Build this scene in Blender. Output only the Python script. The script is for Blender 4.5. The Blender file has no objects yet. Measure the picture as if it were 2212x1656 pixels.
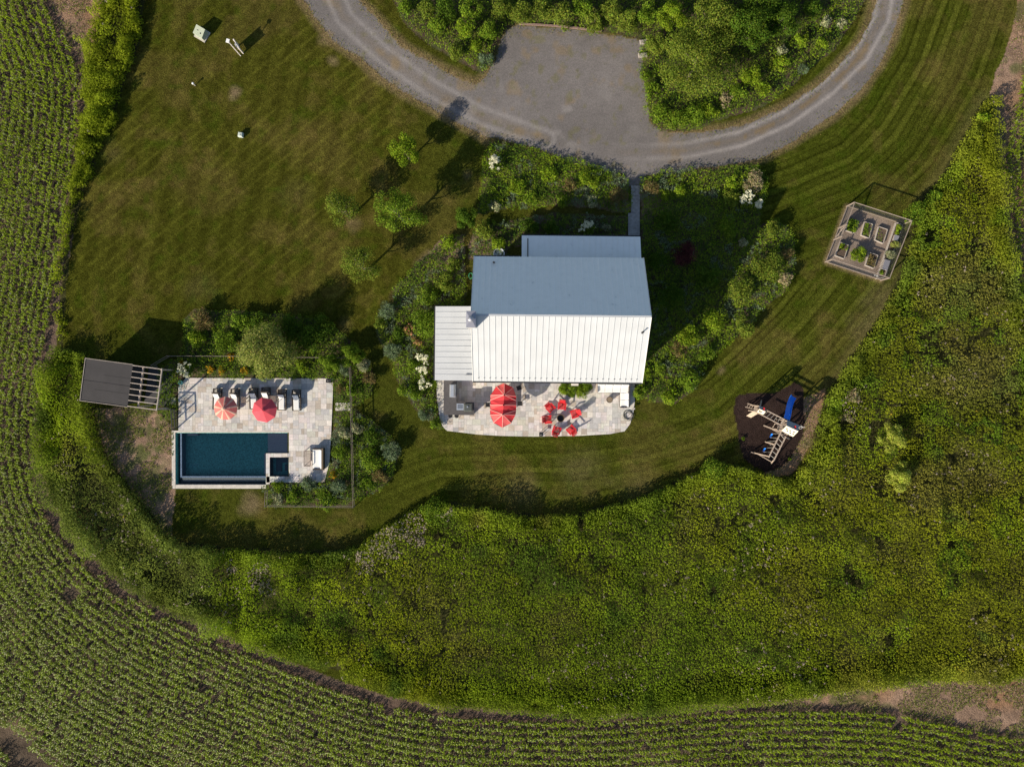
import bpy, math, random
import numpy as np
from math import radians, sin, cos, tan, pi, atan2, hypot
random.seed(7); RNG = np.random.default_rng(7)
scene = bpy.context.scene
COL = scene.collection

# ------------------------------------------------------------------ camera
PH = 68.6                       # height of the drone
TILT = radians(0.5)
CX, CY, FD = 1106.0, 828.0, 2080/1.3562
cam_d = bpy.data.cameras.new("camera"); cam = bpy.data.objects.new("camera", cam_d); COL.objects.link(cam)
cam.location = (0, PH*tan(TILT), PH); cam.rotation_euler = (-TILT, 0, 0)
cam_d.sensor_width = 36; cam_d.lens = 24.96; cam_d.clip_end = 3000; cam_d.clip_start = 1
scene.camera = cam
# ------------------------------------------------------------------ sky and sun
EL, AZ = radians(25.2), radians(41.5)
w = bpy.data.worlds.new("World"); scene.world = w; w.use_nodes = True
nt = w.node_tree; bg = nt.nodes['Background']
sky = nt.nodes.new('ShaderNodeTexSky'); sky.sky_type = 'NISHITA'; sky.sun_disc = False
sky.sun_elevation = EL; sky.sun_rotation = radians(228.5)
nt.links.new(sky.outputs[0], bg.inputs[0]); bg.inputs[1].default_value = 0.084
sd = bpy.data.lights.new("sun", 'SUN'); sd.energy = 4.9; sd.angle = radians(0.53); sd.color = (1.0, 0.885, 0.71)
sun = bpy.data.objects.new("sun", sd); COL.objects.link(sun)
sun.rotation_euler = (0, 0, 0)
from mathutils import Vector, Matrix, Quaternion
sun.rotation_euler = Vector((cos(AZ)*cos(EL), sin(AZ)*cos(EL), -sin(EL))).to_track_quat('-Z', 'Y').to_euler()
scene.view_settings.view_transform = 'Standard'; scene.view_settings.look = 'None'
scene.view_settings.exposure = 0.6; scene.view_settings.gamma = 1
scene.cycles.max_bounces = 6; scene.cycles.diffuse_bounces = 3; scene.cycles.transparent_max_bounces = 8
scene.cycles.use_denoising = True

# ------------------------------------------------------------------ layout helpers
ct, st = cos(TILT), sin(TILT)
def W(x, y, h=0.0):
    "plan position of the thing seen at (x, y) on the survey photo when it stands h metres up"
    x = np.asarray(x, float); y = np.asarray(y, float)
    dx, dy, dz = (x-CX)/FD, -(y-CY)/FD, -1.0
    ey, ez = ct*dy + st*dz, -st*dy + ct*dz
    s = (h-PH)/ez
    return dx*s, PH*tan(TILT) + ey*s
def P(x, y, h=0.0):
    a, b = W(x, y, h); return (float(a), float(b), h)
def PL(pts, h=0.0): return [P(x, y, h)[:2] for x, y in pts]
MPP = PH/FD                     # metres per display pixel on the ground
def vnoise(x, y, sc, seed=0):
    x = np.asarray(x)/sc; y = np.asarray(y)/sc
    xi = np.floor(x).astype(np.int64); yi = np.floor(y).astype(np.int64)
    fx = x-xi; fy = y-yi; fx = fx*fx*(3-2*fx); fy = fy*fy*(3-2*fy)
    def hsh(a, b):
        n = (a*374761393 + b*668265263 + seed*2147483647*7 + 1013) & 0xffffffff
        n = ((n ^ (n >> 13))*1274126177) & 0xffffffff
        return ((n ^ (n >> 16)) & 0xffff)/65535.0
    return (hsh(xi, yi)*(1-fx)+hsh(xi+1, yi)*fx)*(1-fy) + (hsh(xi, yi+1)*(1-fx)+hsh(xi+1, yi+1)*fx)*fy
def fnoise(x, y, sc, seed=0, o=3):
    t = 0; a = 1; s = 0
    for k in range(o):
        t = t + a*vnoise(x, y, sc/2**k, seed+k*17); s += a; a *= .55
    return t/s
def inside(x, y, poly):
    c = np.zeros(np.shape(x), bool); n = len(poly)
    for i in range(n):
        x1, y1 = poly[i]; x2, y2 = poly[(i+1) % n]
        if y1 == y2: continue
        m = ((y1 > y) != (y2 > y)) & (x < (x2-x1)*(y-y1)/(y2-y1)+x1)
        c ^= m
    return c
def pdist(x, y, line, signed=False):
    best = np.full(np.shape(x), 1e9); sg = np.zeros(np.shape(x))
    for (x1, y1), (x2, y2) in zip(line[:-1], line[1:]):
        dx, dy = x2-x1, y2-y1; L = dx*dx+dy*dy+1e-9
        t = np.clip(((x-x1)*dx+(y-y1)*dy)/L, 0, 1)
        d = np.hypot(x-x1-t*dx, y-y1-t*dy)
        m = d < best
        best = np.where(m, d, best)
        if signed: sg = np.where(m, np.sign(dx*(y-y1)-dy*(x-x1)), sg)
    return best*sg if signed else best

# ------------------------------------------------------------------ materials
MATS = {}
def mat(name, col, rough=.7, metal=0.0, noise=0.0, nscale=8, bump=0.0, spec=.4, alpha=1.0):
    if name in MATS: return MATS[name]
    m = bpy.data.materials.new(name); m.use_nodes = True; n = m.node_tree; b = n.nodes['Principled BSDF']
    b.inputs['Roughness'].default_value = rough; b.inputs['Metallic'].default_value = metal
    b.inputs['Specular IOR Level'].default_value = spec; b.inputs['Alpha'].default_value = alpha
    b.inputs['Base Color'].default_value = (*col, 1)
    tc = n.nodes.new('ShaderNodeTexCoord')
    nz = n.nodes.new('ShaderNodeTexNoise'); nz.inputs['Scale'].default_value = nscale; nz.inputs['Detail'].default_value = 5
    n.links.new(tc.outputs['Object'], nz.inputs['Vector'])
    if noise:
        mr = n.nodes.new('ShaderNodeMapRange'); mr.inputs[1].default_value = .3; mr.inputs[2].default_value = .7
        mr.inputs[3].default_value = 1-noise; mr.inputs[4].default_value = 1+noise
        n.links.new(nz.outputs[0], mr.inputs[0])
        mx = n.nodes.new('ShaderNodeMix'); mx.data_type = 'RGBA'; mx.blend_type = 'MULTIPLY'; mx.inputs[0].default_value = 1
        mx.inputs[6].default_value = (*col, 1); n.links.new(mr.outputs[0], mx.inputs[7]); n.links.new(mx.outputs[2], b.inputs['Base Color'])
    if bump:
        bp = n.nodes.new('ShaderNodeBump'); bp.inputs['Strength'].default_value = bump; bp.inputs['Distance'].default_value = .03
        n.links.new(nz.outputs[0], bp.inputs['Height']); n.links.new(bp.outputs[0], b.inputs['Normal'])
    MATS[name] = m; return m
def attr_mat(name, rough=.8, grains=((3.0, .25), (14.0, .3)), bump=.5, bscale=9, bdist=.06, trans=0.0, spec=.2, sheen=0):
    "base colour from the Col attribute (the thing's own colour) times fine noise"
    m = bpy.data.materials.new(name); m.use_nodes = True; n = m.node_tree; b = n.nodes['Principled BSDF']
    b.inputs['Roughness'].default_value = rough; b.inputs['Specular IOR Level'].default_value = spec
    at = n.nodes.new('ShaderNodeAttribute'); at.attribute_name = 'Col'
    out = at.outputs['Color']; tc = n.nodes.new('ShaderNodeTexCoord')
    for sc, am in grains:
        nz = n.nodes.new('ShaderNodeTexNoise'); nz.inputs['Scale'].default_value = sc; nz.inputs['Detail'].default_value = 4
        nz.inputs['Roughness'].default_value = .65
        n.links.new(tc.outputs['Object'], nz.inputs['Vector'])
        mr = n.nodes.new('ShaderNodeMapRange'); mr.inputs[1].default_value = .3; mr.inputs[2].default_value = .7
        mr.inputs[3].default_value = 1-am; mr.inputs[4].default_value = 1+am; n.links.new(nz.outputs[0], mr.inputs[0])
        mx = n.nodes.new('ShaderNodeMix'); mx.data_type = 'RGBA'; mx.blend_type = 'MULTIPLY'; mx.inputs[0].default_value = 1
        n.links.new(out, mx.inputs[6]); n.links.new(mr.outputs[0], mx.inputs[7]); out = mx.outputs[2]
    n.links.new(out, b.inputs['Base Color'])
    if bump:
        nz = n.nodes.new('ShaderNodeTexNoise'); nz.inputs['Scale'].default_value = bscale; nz.inputs['Detail'].default_value = 6
        nz.inputs['Roughness'].default_value = .7
        n.links.new(tc.outputs['Object'], nz.inputs['Vector'])
        bp = n.nodes.new('ShaderNodeBump'); bp.inputs['Strength'].default_value = bump; bp.inputs['Distance'].default_value = bdist
        n.links.new(nz.outputs[0], bp.inputs['Height']); n.links.new(bp.outputs[0], b.inputs['Normal'])
    if trans:
        tr = n.nodes.new('ShaderNodeBsdfTranslucent'); n.links.new(out, tr.inputs[0])
        ms = n.nodes.new('ShaderNodeMixShader'); ms.inputs[0].default_value = trans
        n.links.new(b.outputs[0], ms.inputs[1]); n.links.new(tr.outputs[0], ms.inputs[2])
        n.links.new(ms.outputs[0], n.nodes['Material Output'].inputs[0])
    return m
M_LEAF = attr_mat('leaf', .65, grains=(), bump=0, trans=.36, spec=.05)
M_CORN = attr_mat('corn_leaf', .42, grains=(), bump=0, trans=.3, spec=.20)
M_LAWN = attr_mat('lawn', 1.0, spec=0, grains=((.5, .16), (2.2, .34), (7, .5), (18, .5)), bump=1, bscale=9, bdist=.12)
M_SOIL = attr_mat('soil', 1.0, spec=.05, grains=((2.0, .3), (11, .45)), bump=1, bscale=7, bdist=.1)
M_GRAVEL = attr_mat('gravel', .95, grains=((.8, .10), (5, .14), (13, .24)), bump=.7, bscale=12, bdist=.06)

# ------------------------------------------------------------------ tagging
def tag(o, label=None, cat=None, group=None, kind=None):
    if label: o['label'] = label
    if cat: o['category'] = cat
    if group: o['group'] = group
    if kind: o['kind'] = kind
    return o
def thing(name, label, cat, loc=(0, 0, 0), rz=0.0, group=None):
    o = bpy.data.objects.new(name, None); COL.objects.link(o); o.empty_display_size = .1
    o.location = loc; o.rotation_euler = (0, 0, rz)
    return tag(o, label, cat, group)
def dup(o, parent=None):
    c = o.copy(); COL.objects.link(c); c.parent = parent
    for ch in list(o.children): dup(ch, c)
    return c

class MB:
    "collects boxes, bars, tubes, lathes and loose faces into ONE mesh object"
    def __init__(s): s.v = []; s.f = []; s.mi = []; s.cur = 0; s.sm = []
    def add(s, vs, fs, smooth=False):
        b = len(s.v); s.v += [tuple(map(float, q)) for q in vs]
        for f in fs: s.f.append([b+i for i in f]); s.mi.append(s.cur); s.sm.append(smooth)
        return s
    def box(s, c, d, rz=0, ry=0, rx=0):
        hx, hy, hz = d[0]/2, d[1]/2, d[2]/2
        R = Matrix.Rotation(rz, 3, 'Z') @ Matrix.Rotation(ry, 3, 'Y') @ Matrix.Rotation(rx, 3, 'X')
        vs = [R @ Vector((a*hx, b*hy, e*hz)) + Vector(c) for e in (-1, 1) for a, b in ((-1, -1), (1, -1), (1, 1), (-1, 1))]
        return s.add(vs, [(3, 2, 1, 0), (4, 5, 6, 7), (0, 1, 5, 4), (1, 2, 6, 5), (2, 3, 7, 6), (3, 0, 4, 7)])
    def bar(s, a, b, wd, ht=None, up=(0, 0, 1)):
        a = Vector(a); b = Vector(b); ht = ht or wd; d = (b-a)
        if d.length < 1e-6: return s
        d.normalize(); u = Vector(up)
        if abs(d.dot(u)) > .98: u = Vector((1, 0, 0))
        r = d.cross(u).normalized()*(wd/2); q = r.cross(d).normalized()*(ht/2)
        vs = [p+e*r+g*q for p in (a, b) for e, g in ((-1, -1), (1, -1), (1, 1), (-1, 1))]
        return s.add(vs, [(3, 2, 1, 0), (4, 5, 6, 7), (0, 1, 5, 4), (1, 2, 6, 5), (2, 3, 7, 6), (3, 0, 4, 7)])
    def tube(s, pts, r, n=8, closed=False, caps=True):
        pts = [Vector(p) for p in pts]; N = len(pts); rr = r if hasattr(r, '__len__') else [r]*N
        vs = []; fs = []; prev = None
        for i, p in enumerate(pts):
            if closed: d = (pts[(i+1) % N]-pts[i-1]).normalized()
            else: d = (pts[min(i+1, N-1)]-pts[max(i-1, 0)]).normalized()
            if prev is None:
                u = Vector((0, 0, 1)) if abs(d.z) < .9 else Vector((1, 0, 0)); r1 = d.cross(u).normalized()
            else: r1 = (prev - d*prev.dot(d)).normalized()
            prev = r1; r2 = d.cross(r1)
            vs += [p + (r1*cos(2*pi*k/n)+r2*sin(2*pi*k/n))*rr[i] for k in range(n)]
        for i in range(N if closed else N-1):
            j = (i+1) % N
            fs += [(i*n+k, i*n+(k+1) % n, j*n+(k+1) % n, j*n+k) for k in range(n)]
        if caps and not closed: fs += [tuple(range(n))[::-1], tuple((N-1)*n+k for k in range(n))]
        return s.add(vs, fs, True)
    def lathe(s, prof, n=20, c=(0, 0, 0), closed=True):
        vs = [(c[0]+r*cos(2*pi*k/n), c[1]+r*sin(2*pi*k/n), c[2]+z) for r, z in prof for k in range(n)]
        fs = [(i*n+k, i*n+(k+1) % n, (i+1)*n+(k+1) % n, (i+1)*n+k) for i in range(len(prof)-1) for k in range(n)]
        if closed: fs += [tuple(range(n))[::-1], tuple((len(prof)-1)*n+k for k in range(n))]
        return s.add(vs, fs, True)
    def prism(s, poly, z0, z1):
        n = len(poly); a = sum(poly[i][0]*poly[(i+1) % n][1]-poly[(i+1) % n][0]*poly[i][1] for i in range(n))
        if a < 0: poly = poly[::-1]
        vs = [(x, y, z0) for x, y in poly]+[(x, y, z1) for x, y in poly]
        return s.add(vs, [tuple(range(n))[::-1], tuple(range(n, 2*n))]+[(i, (i+1) % n, n+(i+1) % n, n+i) for i in range(n)])
    def slab(s, top, th):
        "a plate under the given 4+ top corners"
        n = len(top); vs = list(top)+[(x, y, z-th) for x, y, z in top]
        return s.add(vs, [tuple(range(n)), tuple(range(n, 2*n))[::-1]]+[((i+1) % n, i, n+i, n+(i+1) % n) for i in range(n)])
    def cushion(s, c, d, rz=0, rx=0, bev=.04):
        "a box with rounded shoulders"
        hx, hy, hz = d[0]/2, d[1]/2, d[2]/2; R = Matrix.Rotation(rz, 3, 'Z') @ Matrix.Rotation(rx, 3, 'X')
        rings = [(hx-bev, hy-bev, -hz), (hx, hy, -hz+bev), (hx, hy, hz-bev), (hx-bev, hy-bev, hz), ]
        vs = []
        for ax, ay, z in rings:
            vs += [R @ Vector((a*ax, b*ay, z))+Vector(c) for a, b in ((-1, -1), (1, -1), (1, 1), (-1, 1))]
        fs = [(3, 2, 1, 0), (12, 13, 14, 15)]
        for i in range(3): fs += [(i*4+k, i*4+(k+1) % 4, i*4+4+(k+1) % 4, i*4+4+k) for k in range(4)]
        return s.add(vs, fs)
    def build(s, name, mats, parent=None, origin=None, smooth=False, col=None):
        me = bpy.data.meshes.new(name)
        vs = s.v if origin is None else [(x-origin[0], y-origin[1], z-origin[2]) for x, y, z in s.v]
        me.from_pydata(vs, [], s.f)
        for m in (mats if isinstance(mats, (list, tuple)) else [mats]): me.materials.append(m)
        if max(s.mi or [0]) > 0: me.polygons.foreach_set('material_index', s.mi)
        if any(s.sm): me.polygons.foreach_set('use_smooth', s.sm)
        if any(s.sm): me.set_sharp_from_angle(angle=radians(40))
        me.update()
        o = bpy.data.objects.new(name, me); COL.objects.link(o); o.parent = parent
        return o
def raw_mesh(name, V, quads, cols, m, parent=None, tris=False):
    k = 3 if tris else 4
    me = bpy.data.meshes.new(name); nv, nf = len(V), len(quads)
    me.vertices.add(nv); me.vertices.foreach_set('co', np.ascontiguousarray(V, np.float32).ravel())
    me.loops.add(nf*k); me.loops.foreach_set('vertex_index', np.ascontiguousarray(quads, np.int32).ravel())
    me.polygons.add(nf); me.polygons.foreach_set('loop_start', np.arange(0, nf*k, k, dtype=np.int32))
    me.polygons.foreach_set('loop_total', np.full(nf, k, np.int32))
    if cols is not None:
        at = me.attributes.new('Col', 'FLOAT_COLOR', 'POINT')
        c4 = np.ones((nv, 4), np.float32); c4[:, :3] = cols; at.data.foreach_set('color', c4.ravel())
    me.materials.append(m); me.update(calc_edges=True)
    o = bpy.data.objects.new(name, me); COL.objects.link(o); o.parent = parent
    return o

# ------------------------------------------------------------------ zones of the ground (survey outlines)
DRIVE = [(655,-60),(655,0),(690,50),(715,85),(778,125),(828,170),(890,208),(953,245),(1000,272),(1050,294),(1103,306),(1165,322),(1230,350),(1300,366),(1352,378),(1356,402),(1386,402),(1392,380),(1450,373),(1530,362),(1600,352),(1650,338),(1720,300),(1800,248),(1860,195),(1900,140),(1928,80),(1950,0),(1960,-60),(1905,-60),(1893,0),(1880,50),(1855,95),(1810,145),(1760,190),(1690,235),(1620,265),(1560,280),(1480,290),(1430,284),(1402,262),(1396,200),(1388,150),(1385,110),(1392,90),(1330,78),(1250,66),(1180,60),(1120,55),(1095,64),(1080,90),(1070,130),(1050,165),(1028,184),(1000,174),(953,150),(905,122),(865,100),(820,50),(773,0),(740,-60)]
WOODB = [(835,-60),(850,0),(872,45),(900,78),(940,105),(985,128),(1020,148),(1046,160),(1058,140),(1072,100),(1090,66),(1120,52),(1180,56),(1250,62),(1330,74),(1390,88),(1380,120),(1384,170),(1393,245),(1425,283),(1480,286),(1540,266),(1600,246),(1650,232),(1700,192),(1750,150),(1800,110),(1838,50),(1868,0),(1880,-60)]
FRONTB = [(1058,308),(1110,318),(1180,330),(1260,352),(1330,372),(1360,392),(1362,450),(1352,462),(1300,452),(1230,446),(1130,446),(1075,454),(1030,462),(1040,400),(1045,350)]
HOUSEB = [(1045,485),(1120,472),(1200,462),(1354,468),(1356,530),(1100,530),(1090,560),(1015,560),(1010,530),(1020,500)]
EASTB = [(1384,385),(1440,372),(1560,364),(1630,352),(1652,380),(1652,420),(1640,455),(1640,485),(1672,478),(1700,486),(1716,520),(1712,590),(1696,630),(1640,668),(1625,700),(1560,750),(1520,790),(1505,840),(1460,872),(1400,866),(1372,850),(1372,826),(1395,700),(1380,560),(1384,480)]
WESTB = [(950,520),(1000,505),(1003,545),(1004,640),(1000,690),(938,700),(938,820),(944,862),(950,903),(957,926),(944,926),(915,900),(880,860),(858,820),(850,785),(838,770),(812,720),(812,680),(850,650),(850,622),(885,590),(920,550)]
POOLN = [(398,690),(420,670),(470,672),(520,672),(620,680),(690,690),(740,720),(790,770),(806,800),(805,850),(770,880),(722,880),(722,817),(402,814),(384,830),(384,905),(345,905),(345,800),(375,775),(400,770)]
POOLE = [(722,890),(765,884),(800,905),(845,940),(862,985),(850,1030),(815,1062),(770,1075),(758,1092),(576,1092),(574,1044),(700,1044),(716,1000)]
MEADOW = [(132,752),(192,768),(205,875),(215,935),(240,990),(290,1060),(330,1110),(365,1150),(400,1172),(470,1180),(560,1184),(640,1190),(720,1188),(775,1180),(820,1146),(870,1115),(905,1092),(980,1084),(1040,1094),(1100,1106),(1160,1112),(1240,1108),(1330,1088),(1420,1058),(1500,1020),(1545,1002),(1600,1006),(1650,1024),(1680,1032),(1712,1022),(1745,990),(1765,930),(1775,870),(1800,830),(1845,760),(1900,680),(1940,600),(1965,520),(1985,450),(2040,370),(2075,300),(2125,215),(2145,215),(2150,260),(2152,340),(2165,430),(2172,520),(2186,620),(2200,680),(2235,720),(2260,1440),(2150,1470),(2050,1463),(1900,1474),(1800,1490),(1650,1512),(1500,1522),(1400,1536),(1280,1546),(1100,1532),(950,1520),(850,1494),(700,1438),(560,1398),(450,1350),(350,1308),(270,1256),(210,1204),(160,1152),(122,1095),(97,1035),(85,980),(84,900),(96,810)]
STRIPN = [(220,-60),(220,0),(206,70),(190,125),(186,225),(176,300),(164,375),(150,470),(136,560),(128,650),(124,745),(136,750),(138,700),(143,600),(155,510),(180,410),(212,330),(250,238),(278,150),(300,95),(311,0),(312,-60)]
CORNEDGE = [(100,-90),(108,0),(125,60),(172,118),(176,210),(162,300),(152,400),(138,480),(125,560),(112,650),(98,740),(84,800),(74,880),(72,960),(80,1040),(105,1108),(150,1168),(205,1228),(265,1278),(345,1328),(430,1368),(525,1412),(620,1450),(720,1490),(840,1528),(950,1546),(1100,1556),(1300,1560),(1500,1542),(1700,1532),(1900,1536),(2000,1552),(2100,1580),(2212,1596),(2300,1602)]
CORN = CORNEDGE+[(2300,1800),(-120,1800),(-120,-90)]
CORNR = [(2212,60),(2206,150),(2191,230),(2166,330),(2172,415),(2186,470),(2190,590),(2206,700),(2300,760),(2300,0)]
DIRTS = [[(100,-60),(108,0),(125,60),(172,125),(176,210),(190,215),(192,125),(208,70),(222,0),(222,-60)],
 [(205,880),(330,878),(375,925),(375,1050),(372,1120),(372,1165),(330,1112),(285,1055),(238,990),(215,935)],
 [(2204,-20),(2180,90),(2140,200),(2148,330),(2165,430),(2176,520),(2190,620),(2206,700),(2300,760),(2300,-20)],
 [(1550,1524),(1700,1508),(1850,1488),(2000,1470),(2150,1474),(2300,1430),(2300,1600),(2212,1596),(2100,1580),(2000,1552),(1900,1536),(1700,1532)],
 [(1784,840),(1775,890),(1756,936),(1748,962),(1726,1002),(1710,1024),(1672,1030),(1650,1024),(1700,1000),(1730,950),(1738,913),(1735,860)]]
MULCH = [(1592,853),(1616,849),(1638,851),(1672,848),(1695,838),(1711,827),(1725,828),(1734,838),(1736,866),(1739,913),(1731,944),(1719,971),(1703,993),(1685,1013),(1657,1022),(1625,1007),(1607,991),(1600,968),(1596,937),(1589,909),(1586,882),(1588,863)]
GARDEN = [(1829,446),(1950,484),(1903,606),(1783,566)]
PATCH = [((505,200),16,1.0),((545,1090),30,.8),((760,480),22,.6),((925,580),34,.9),((1010,380),14,.5),((1255,1015),60,.25),((300,1010),60,.5),((1385,850),14,.9),((1430,855),16,.9),((865,640),26,.9),((700,90),18,.8),((720,130),14,.7),((745,700),20,.2),((240,330),30,.15),((430,620),40,.12),((1380,1050),60,.25),((1900,640),40,.35),((1870,700),45,.3),((640,420),40,.10),((1560,800),12,.6),((1590,712),14,.6),((1130,1060),50,.25)]
POOLHOLE = [(372,929.5),(624.5,929.5),(624.5,1043),(575,1043),(575,1054.6),(372,1054.6)]

def build_ground():
    xs = np.arange(-58, 58.01, .15); ys = np.arange(-46, 46.01, .15)
    X, Y = np.meshgrid(xs, ys); ny, nx = X.shape
    # survey coordinates of every vertex
    def to_px(x, y):
        vx, vy, vz = x, y-PH*tan(TILT), -PH
        cy_, cz_ = ct*vy - st*vz, st*vy + ct*vz
        return CX + FD*vx/(-cz_), CY - FD*cy_/(-cz_)
    PX, PY = to_px(X, Y)
    jx = PX + (fnoise(X, Y, 1.3, 3)-.5)*13; jy = PY + (fnoise(X, Y, 1.3, 9)-.5)*13
    n1 = fnoise(X, Y, 6, 21); n2 = fnoise(X, Y, 1.6, 33); n3 = vnoise(X, Y, .45, 41); n4 = fnoise(X, Y, 14, 55, 4)
    # lawn colour: mowing, worn and lush patches
    g1 = np.array([.061, .067, .010]); g2 = np.array([.036, .048, .005]); dry = np.array([.145, .105, .035])
    Cc = g1[None, None]*n4[..., None] + g2[None, None]*(1-n4[..., None])
    lineA = [(2110,-80),(2082,0),(2030,150),(1940,300),(1860,378),(1740,430),(1620,470),(1500,500)]
    lineB = [(2010,480),(1905,650),(1800,770),(1700,870),(1600,960),(1500,1000),(1400,1030),(1250,1052),(1100,1054),(960,1060),(840,1110),(700,1150),(400,1130)]
    dA = pdist(PX, PY, lineA, True); dB = pdist(PX, PY, lineB, True)
    selA = 1/(1+np.exp((PY-(560-.25*(PX-1900)))/14))
    wob = (fnoise(X, Y, 5, 77)-.5)*9
    def stripes(d, per):
        dd_ = d+wob*.7; ph = np.abs(((dd_/per*2) % 1)-.5)*2; return np.tanh(3*np.sin(2*pi*dd_/per))*.32-1.15*np.clip((ph-.66)/.3, 0, 1)+.25+(vnoise(dd_, PX*.015+PY*.015, 6, 611)-.5)*1.0+(vnoise(dd_, PX*.02+PY*.02, 3.0, 612)-.5)*.6
    sA = stripes(dA, 31); sB = stripes(dB, 30)
    east = np.clip((PX-1300)/250, 0, 1); south = np.clip((PY-925)/40, 0, 1)*np.clip((PX-800)/120, 0, 1)
    amp = np.maximum(east, south*.75)
    s = (sA*selA+sB*(1-selA))*amp
    du = PX*.80+PY*.60; dv = PX*.86-PY*.5
    west = np.clip((1000-PX)/160, 0, 1)*np.clip((760-PY)/60, 0, 1)
    wu = PX*.64+PY*.77+wob*.5; wv = PX*.975+PY*.22+wob*.6
    ln1 = np.exp(-((((wu/23) % 1)-.5)/.13)**2)*np.clip(fnoise(X, Y, 4, 93)*3-.9, 0, 1); ln2 = np.exp(-((((PX*.86-PY*.5+wob)/37) % 1-.5)/.09)**2)*np.clip(fnoise(X, Y, 5, 94)*4-1.9, 0, 1)
    s = s + west*(1.15*ln1+.8*ln2+.26*np.tanh(3*np.sin(2*pi*wv/46))-.2)
    s = s + south*(1-east)*.0
    Cc = Cc*(1+.46*s[..., None]*(.6+.8*n1[..., None]))
    Cc[..., 0] *= 1+.12*west; Cc = Cc*(np.array([1.10, 1.10, 1.0])*np.clip(amp, 0, 1)[..., None]+(1-np.clip(amp, 0, 1)[..., None]))
    def mix(a, t): 
        nonlocal Cc
        t = np.clip(t, 0, 1)[..., None]; Cc = Cc*(1-t)+np.asarray(a)*t
    mix(dry, np.clip((n1-.55)*2.4, 0, .22)+np.clip((n2-.62)*2, 0, .2))
    mix(dry*.9, np.clip(s*amp, 0, 1)*np.clip(n1-.3, 0, 1)*.35)
    mix([.038, .062, .004], np.clip((fnoise(X, Y, 1.1, 66)-.6)*2.5, 0, .55))
    for (px, py), r, a in PATCH:
        a *= .75
        d = np.hypot(jx-px, (jy-py))/r + (n2-.5)*.9
        mix(np.array([.24, .175, .105]), np.clip(1.15-d, 0, 1)*a)
    zone = np.zeros(X.shape, int)
    inv = {}
    def z(k, poly, jit=1.0, soft=None):
        m = inside(PX+(jx-PX)*jit, PY+(jy-PY)*jit, poly); zone[m] = k; return m
    # straw coloured margin beside the drive
    dd = pdist(PX, PY, DRIVE+[DRIVE[0]]); outer = PY > 100
    mix([.21, .155, .085], np.clip(1-dd/(13+16*n1), 0, 1)*(.55+.7*n2)*((PX > 1450) & (PX < 2000)| (PX < 1060)))
    mix([.17, .125, .06], np.clip(1-dd/16, 0, 1)*.5)
    md = pdist(PX, PY, MEADOW+[MEADOW[0]]); mix([.12, .105, .045], np.clip(1-md/28, 0, 1)*.5*(PX > 1750))
    bd = (pdist(PX, PY, CORNEDGE) < 24); zone[bd] = 5; Cc[bd] = np.array([.13, .092, .07])*(.6+.8*n2[bd][..., None])
    m = z(3, MEADOW); m |= z(3, STRIPN); mc = np.array([.040, .040, .014])
    Cc[m] = mc*(.7+.8*n2[m][..., None])
    mix([.15, .11, .06], np.clip(1-pdist(PX, PY, CORNEDGE)/20, 0, 1)*m*.8)
    mb = np.zeros(X.shape, bool)
    for b in (WOODB, FRONTB, HOUSEB, EASTB, WESTB, POOLN, POOLE): mb |= z(2, b, .8)
    Cc[mb] = np.array([.085, .062, .045])*(.5+.9*n2[mb][..., None])
    mix([.07, .085, .03], mb*np.clip((n3-.3)*2, 0, .8))
    mix([.20, .14, .10], mb*np.clip((n1-.62)*6, 0, .8))
    # path of turf between the front bed and the bed along the house
    mcorn = z(4, CORN) | z(4, CORNR); Cc[mcorn] = np.array([.095, .072, .052])*(.6+.7*n2[mcorn][..., None])
    mix([.16, .115, .08], mcorn*np.clip((n1-.62)*5, 0, .7))
    md_ = np.zeros(X.shape, bool)
    for dts in DIRTS:
        m = z(5, dts); md_ |= m
    Cc[md_] = (np.array([.26, .175, .125])*(.6+.75*n2[md_][..., None]))
    mix([.26, .14, .07], md_*np.clip((n1-.5)*3, 0, .6))
    mix([.075, .095, .028], md_*np.clip((fnoise(X, Y, 1.9, 101)-.60)*5, 0, .7))
    m = inside(jx, jy, DIRTS[1]); mix([.07, .095, .025], m*np.clip((fnoise(X, Y, .9, 111)-.45)*4, 0, .8))
    fur = pdist(PX, PY, CORNEDGE); mix([.125, .085, .068], np.clip(1-abs(fur-4)/14, 0, 1)*(zone != 0)*(.7+.6*n2))
    m = z(7, MULCH, .7); Cc[m] = np.array([.034, .022, .019])*(.7+.5*n2[m][..., None])
    m = z(1, DRIVE, .55); Cc[m] = np.array([.160, .146, .142])*(.78+.44*n1[m][..., None])
    tr = pdist(PX, PY, [(1922,-60),(1905,40),(1860,120),(1790,190),(1700,255),(1600,300),(1480,325),(1350,330),(1200,305)])
    tr2 = pdist(PX, PY, [(700,-60),(745,40),(830,120),(930,190),(1040,250),(1180,300)])
    mix([.17, .125, .072], m*np.clip(1-abs(tr-0)/9, 0, 1)*(.35+.7*(n2 > .45))*np.clip((PX-1300)/300, 0, 1)*.9)
    mix([.18, .135, .08], m*np.clip(1-tr2/12, 0, 1)*np.clip(n2*1.6-.4, 0, 1)*.8)
    mix([.20, .15, .09], m*np.clip((n2-.66)*5, 0, .6))
    mix([.14, .13, .075], m*np.clip((fnoise(X, Y, .7, 131)-.64)*7, 0, .7)*np.clip((n4-.4)*4, 0, 1))
    mix([.27, .25, .245], m*np.clip(1-abs(tr2-17)/8, 0, 1)*.6)
    mix([.30, .275, .265], m*np.clip(1-abs(tr-15)/7, 0, 1)*.85*np.clip((PX-1300)/300, 0, 1))
    mix([.27, .25, .24], m*np.clip((fnoise(X, Y, 2.2, 151)-.6)*4, 0, .6)*np.clip(1-pdist(PX, PY, [(1040,240),(1200,230),(1330,250),(1200,290)])/80, 0, 1))
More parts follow.
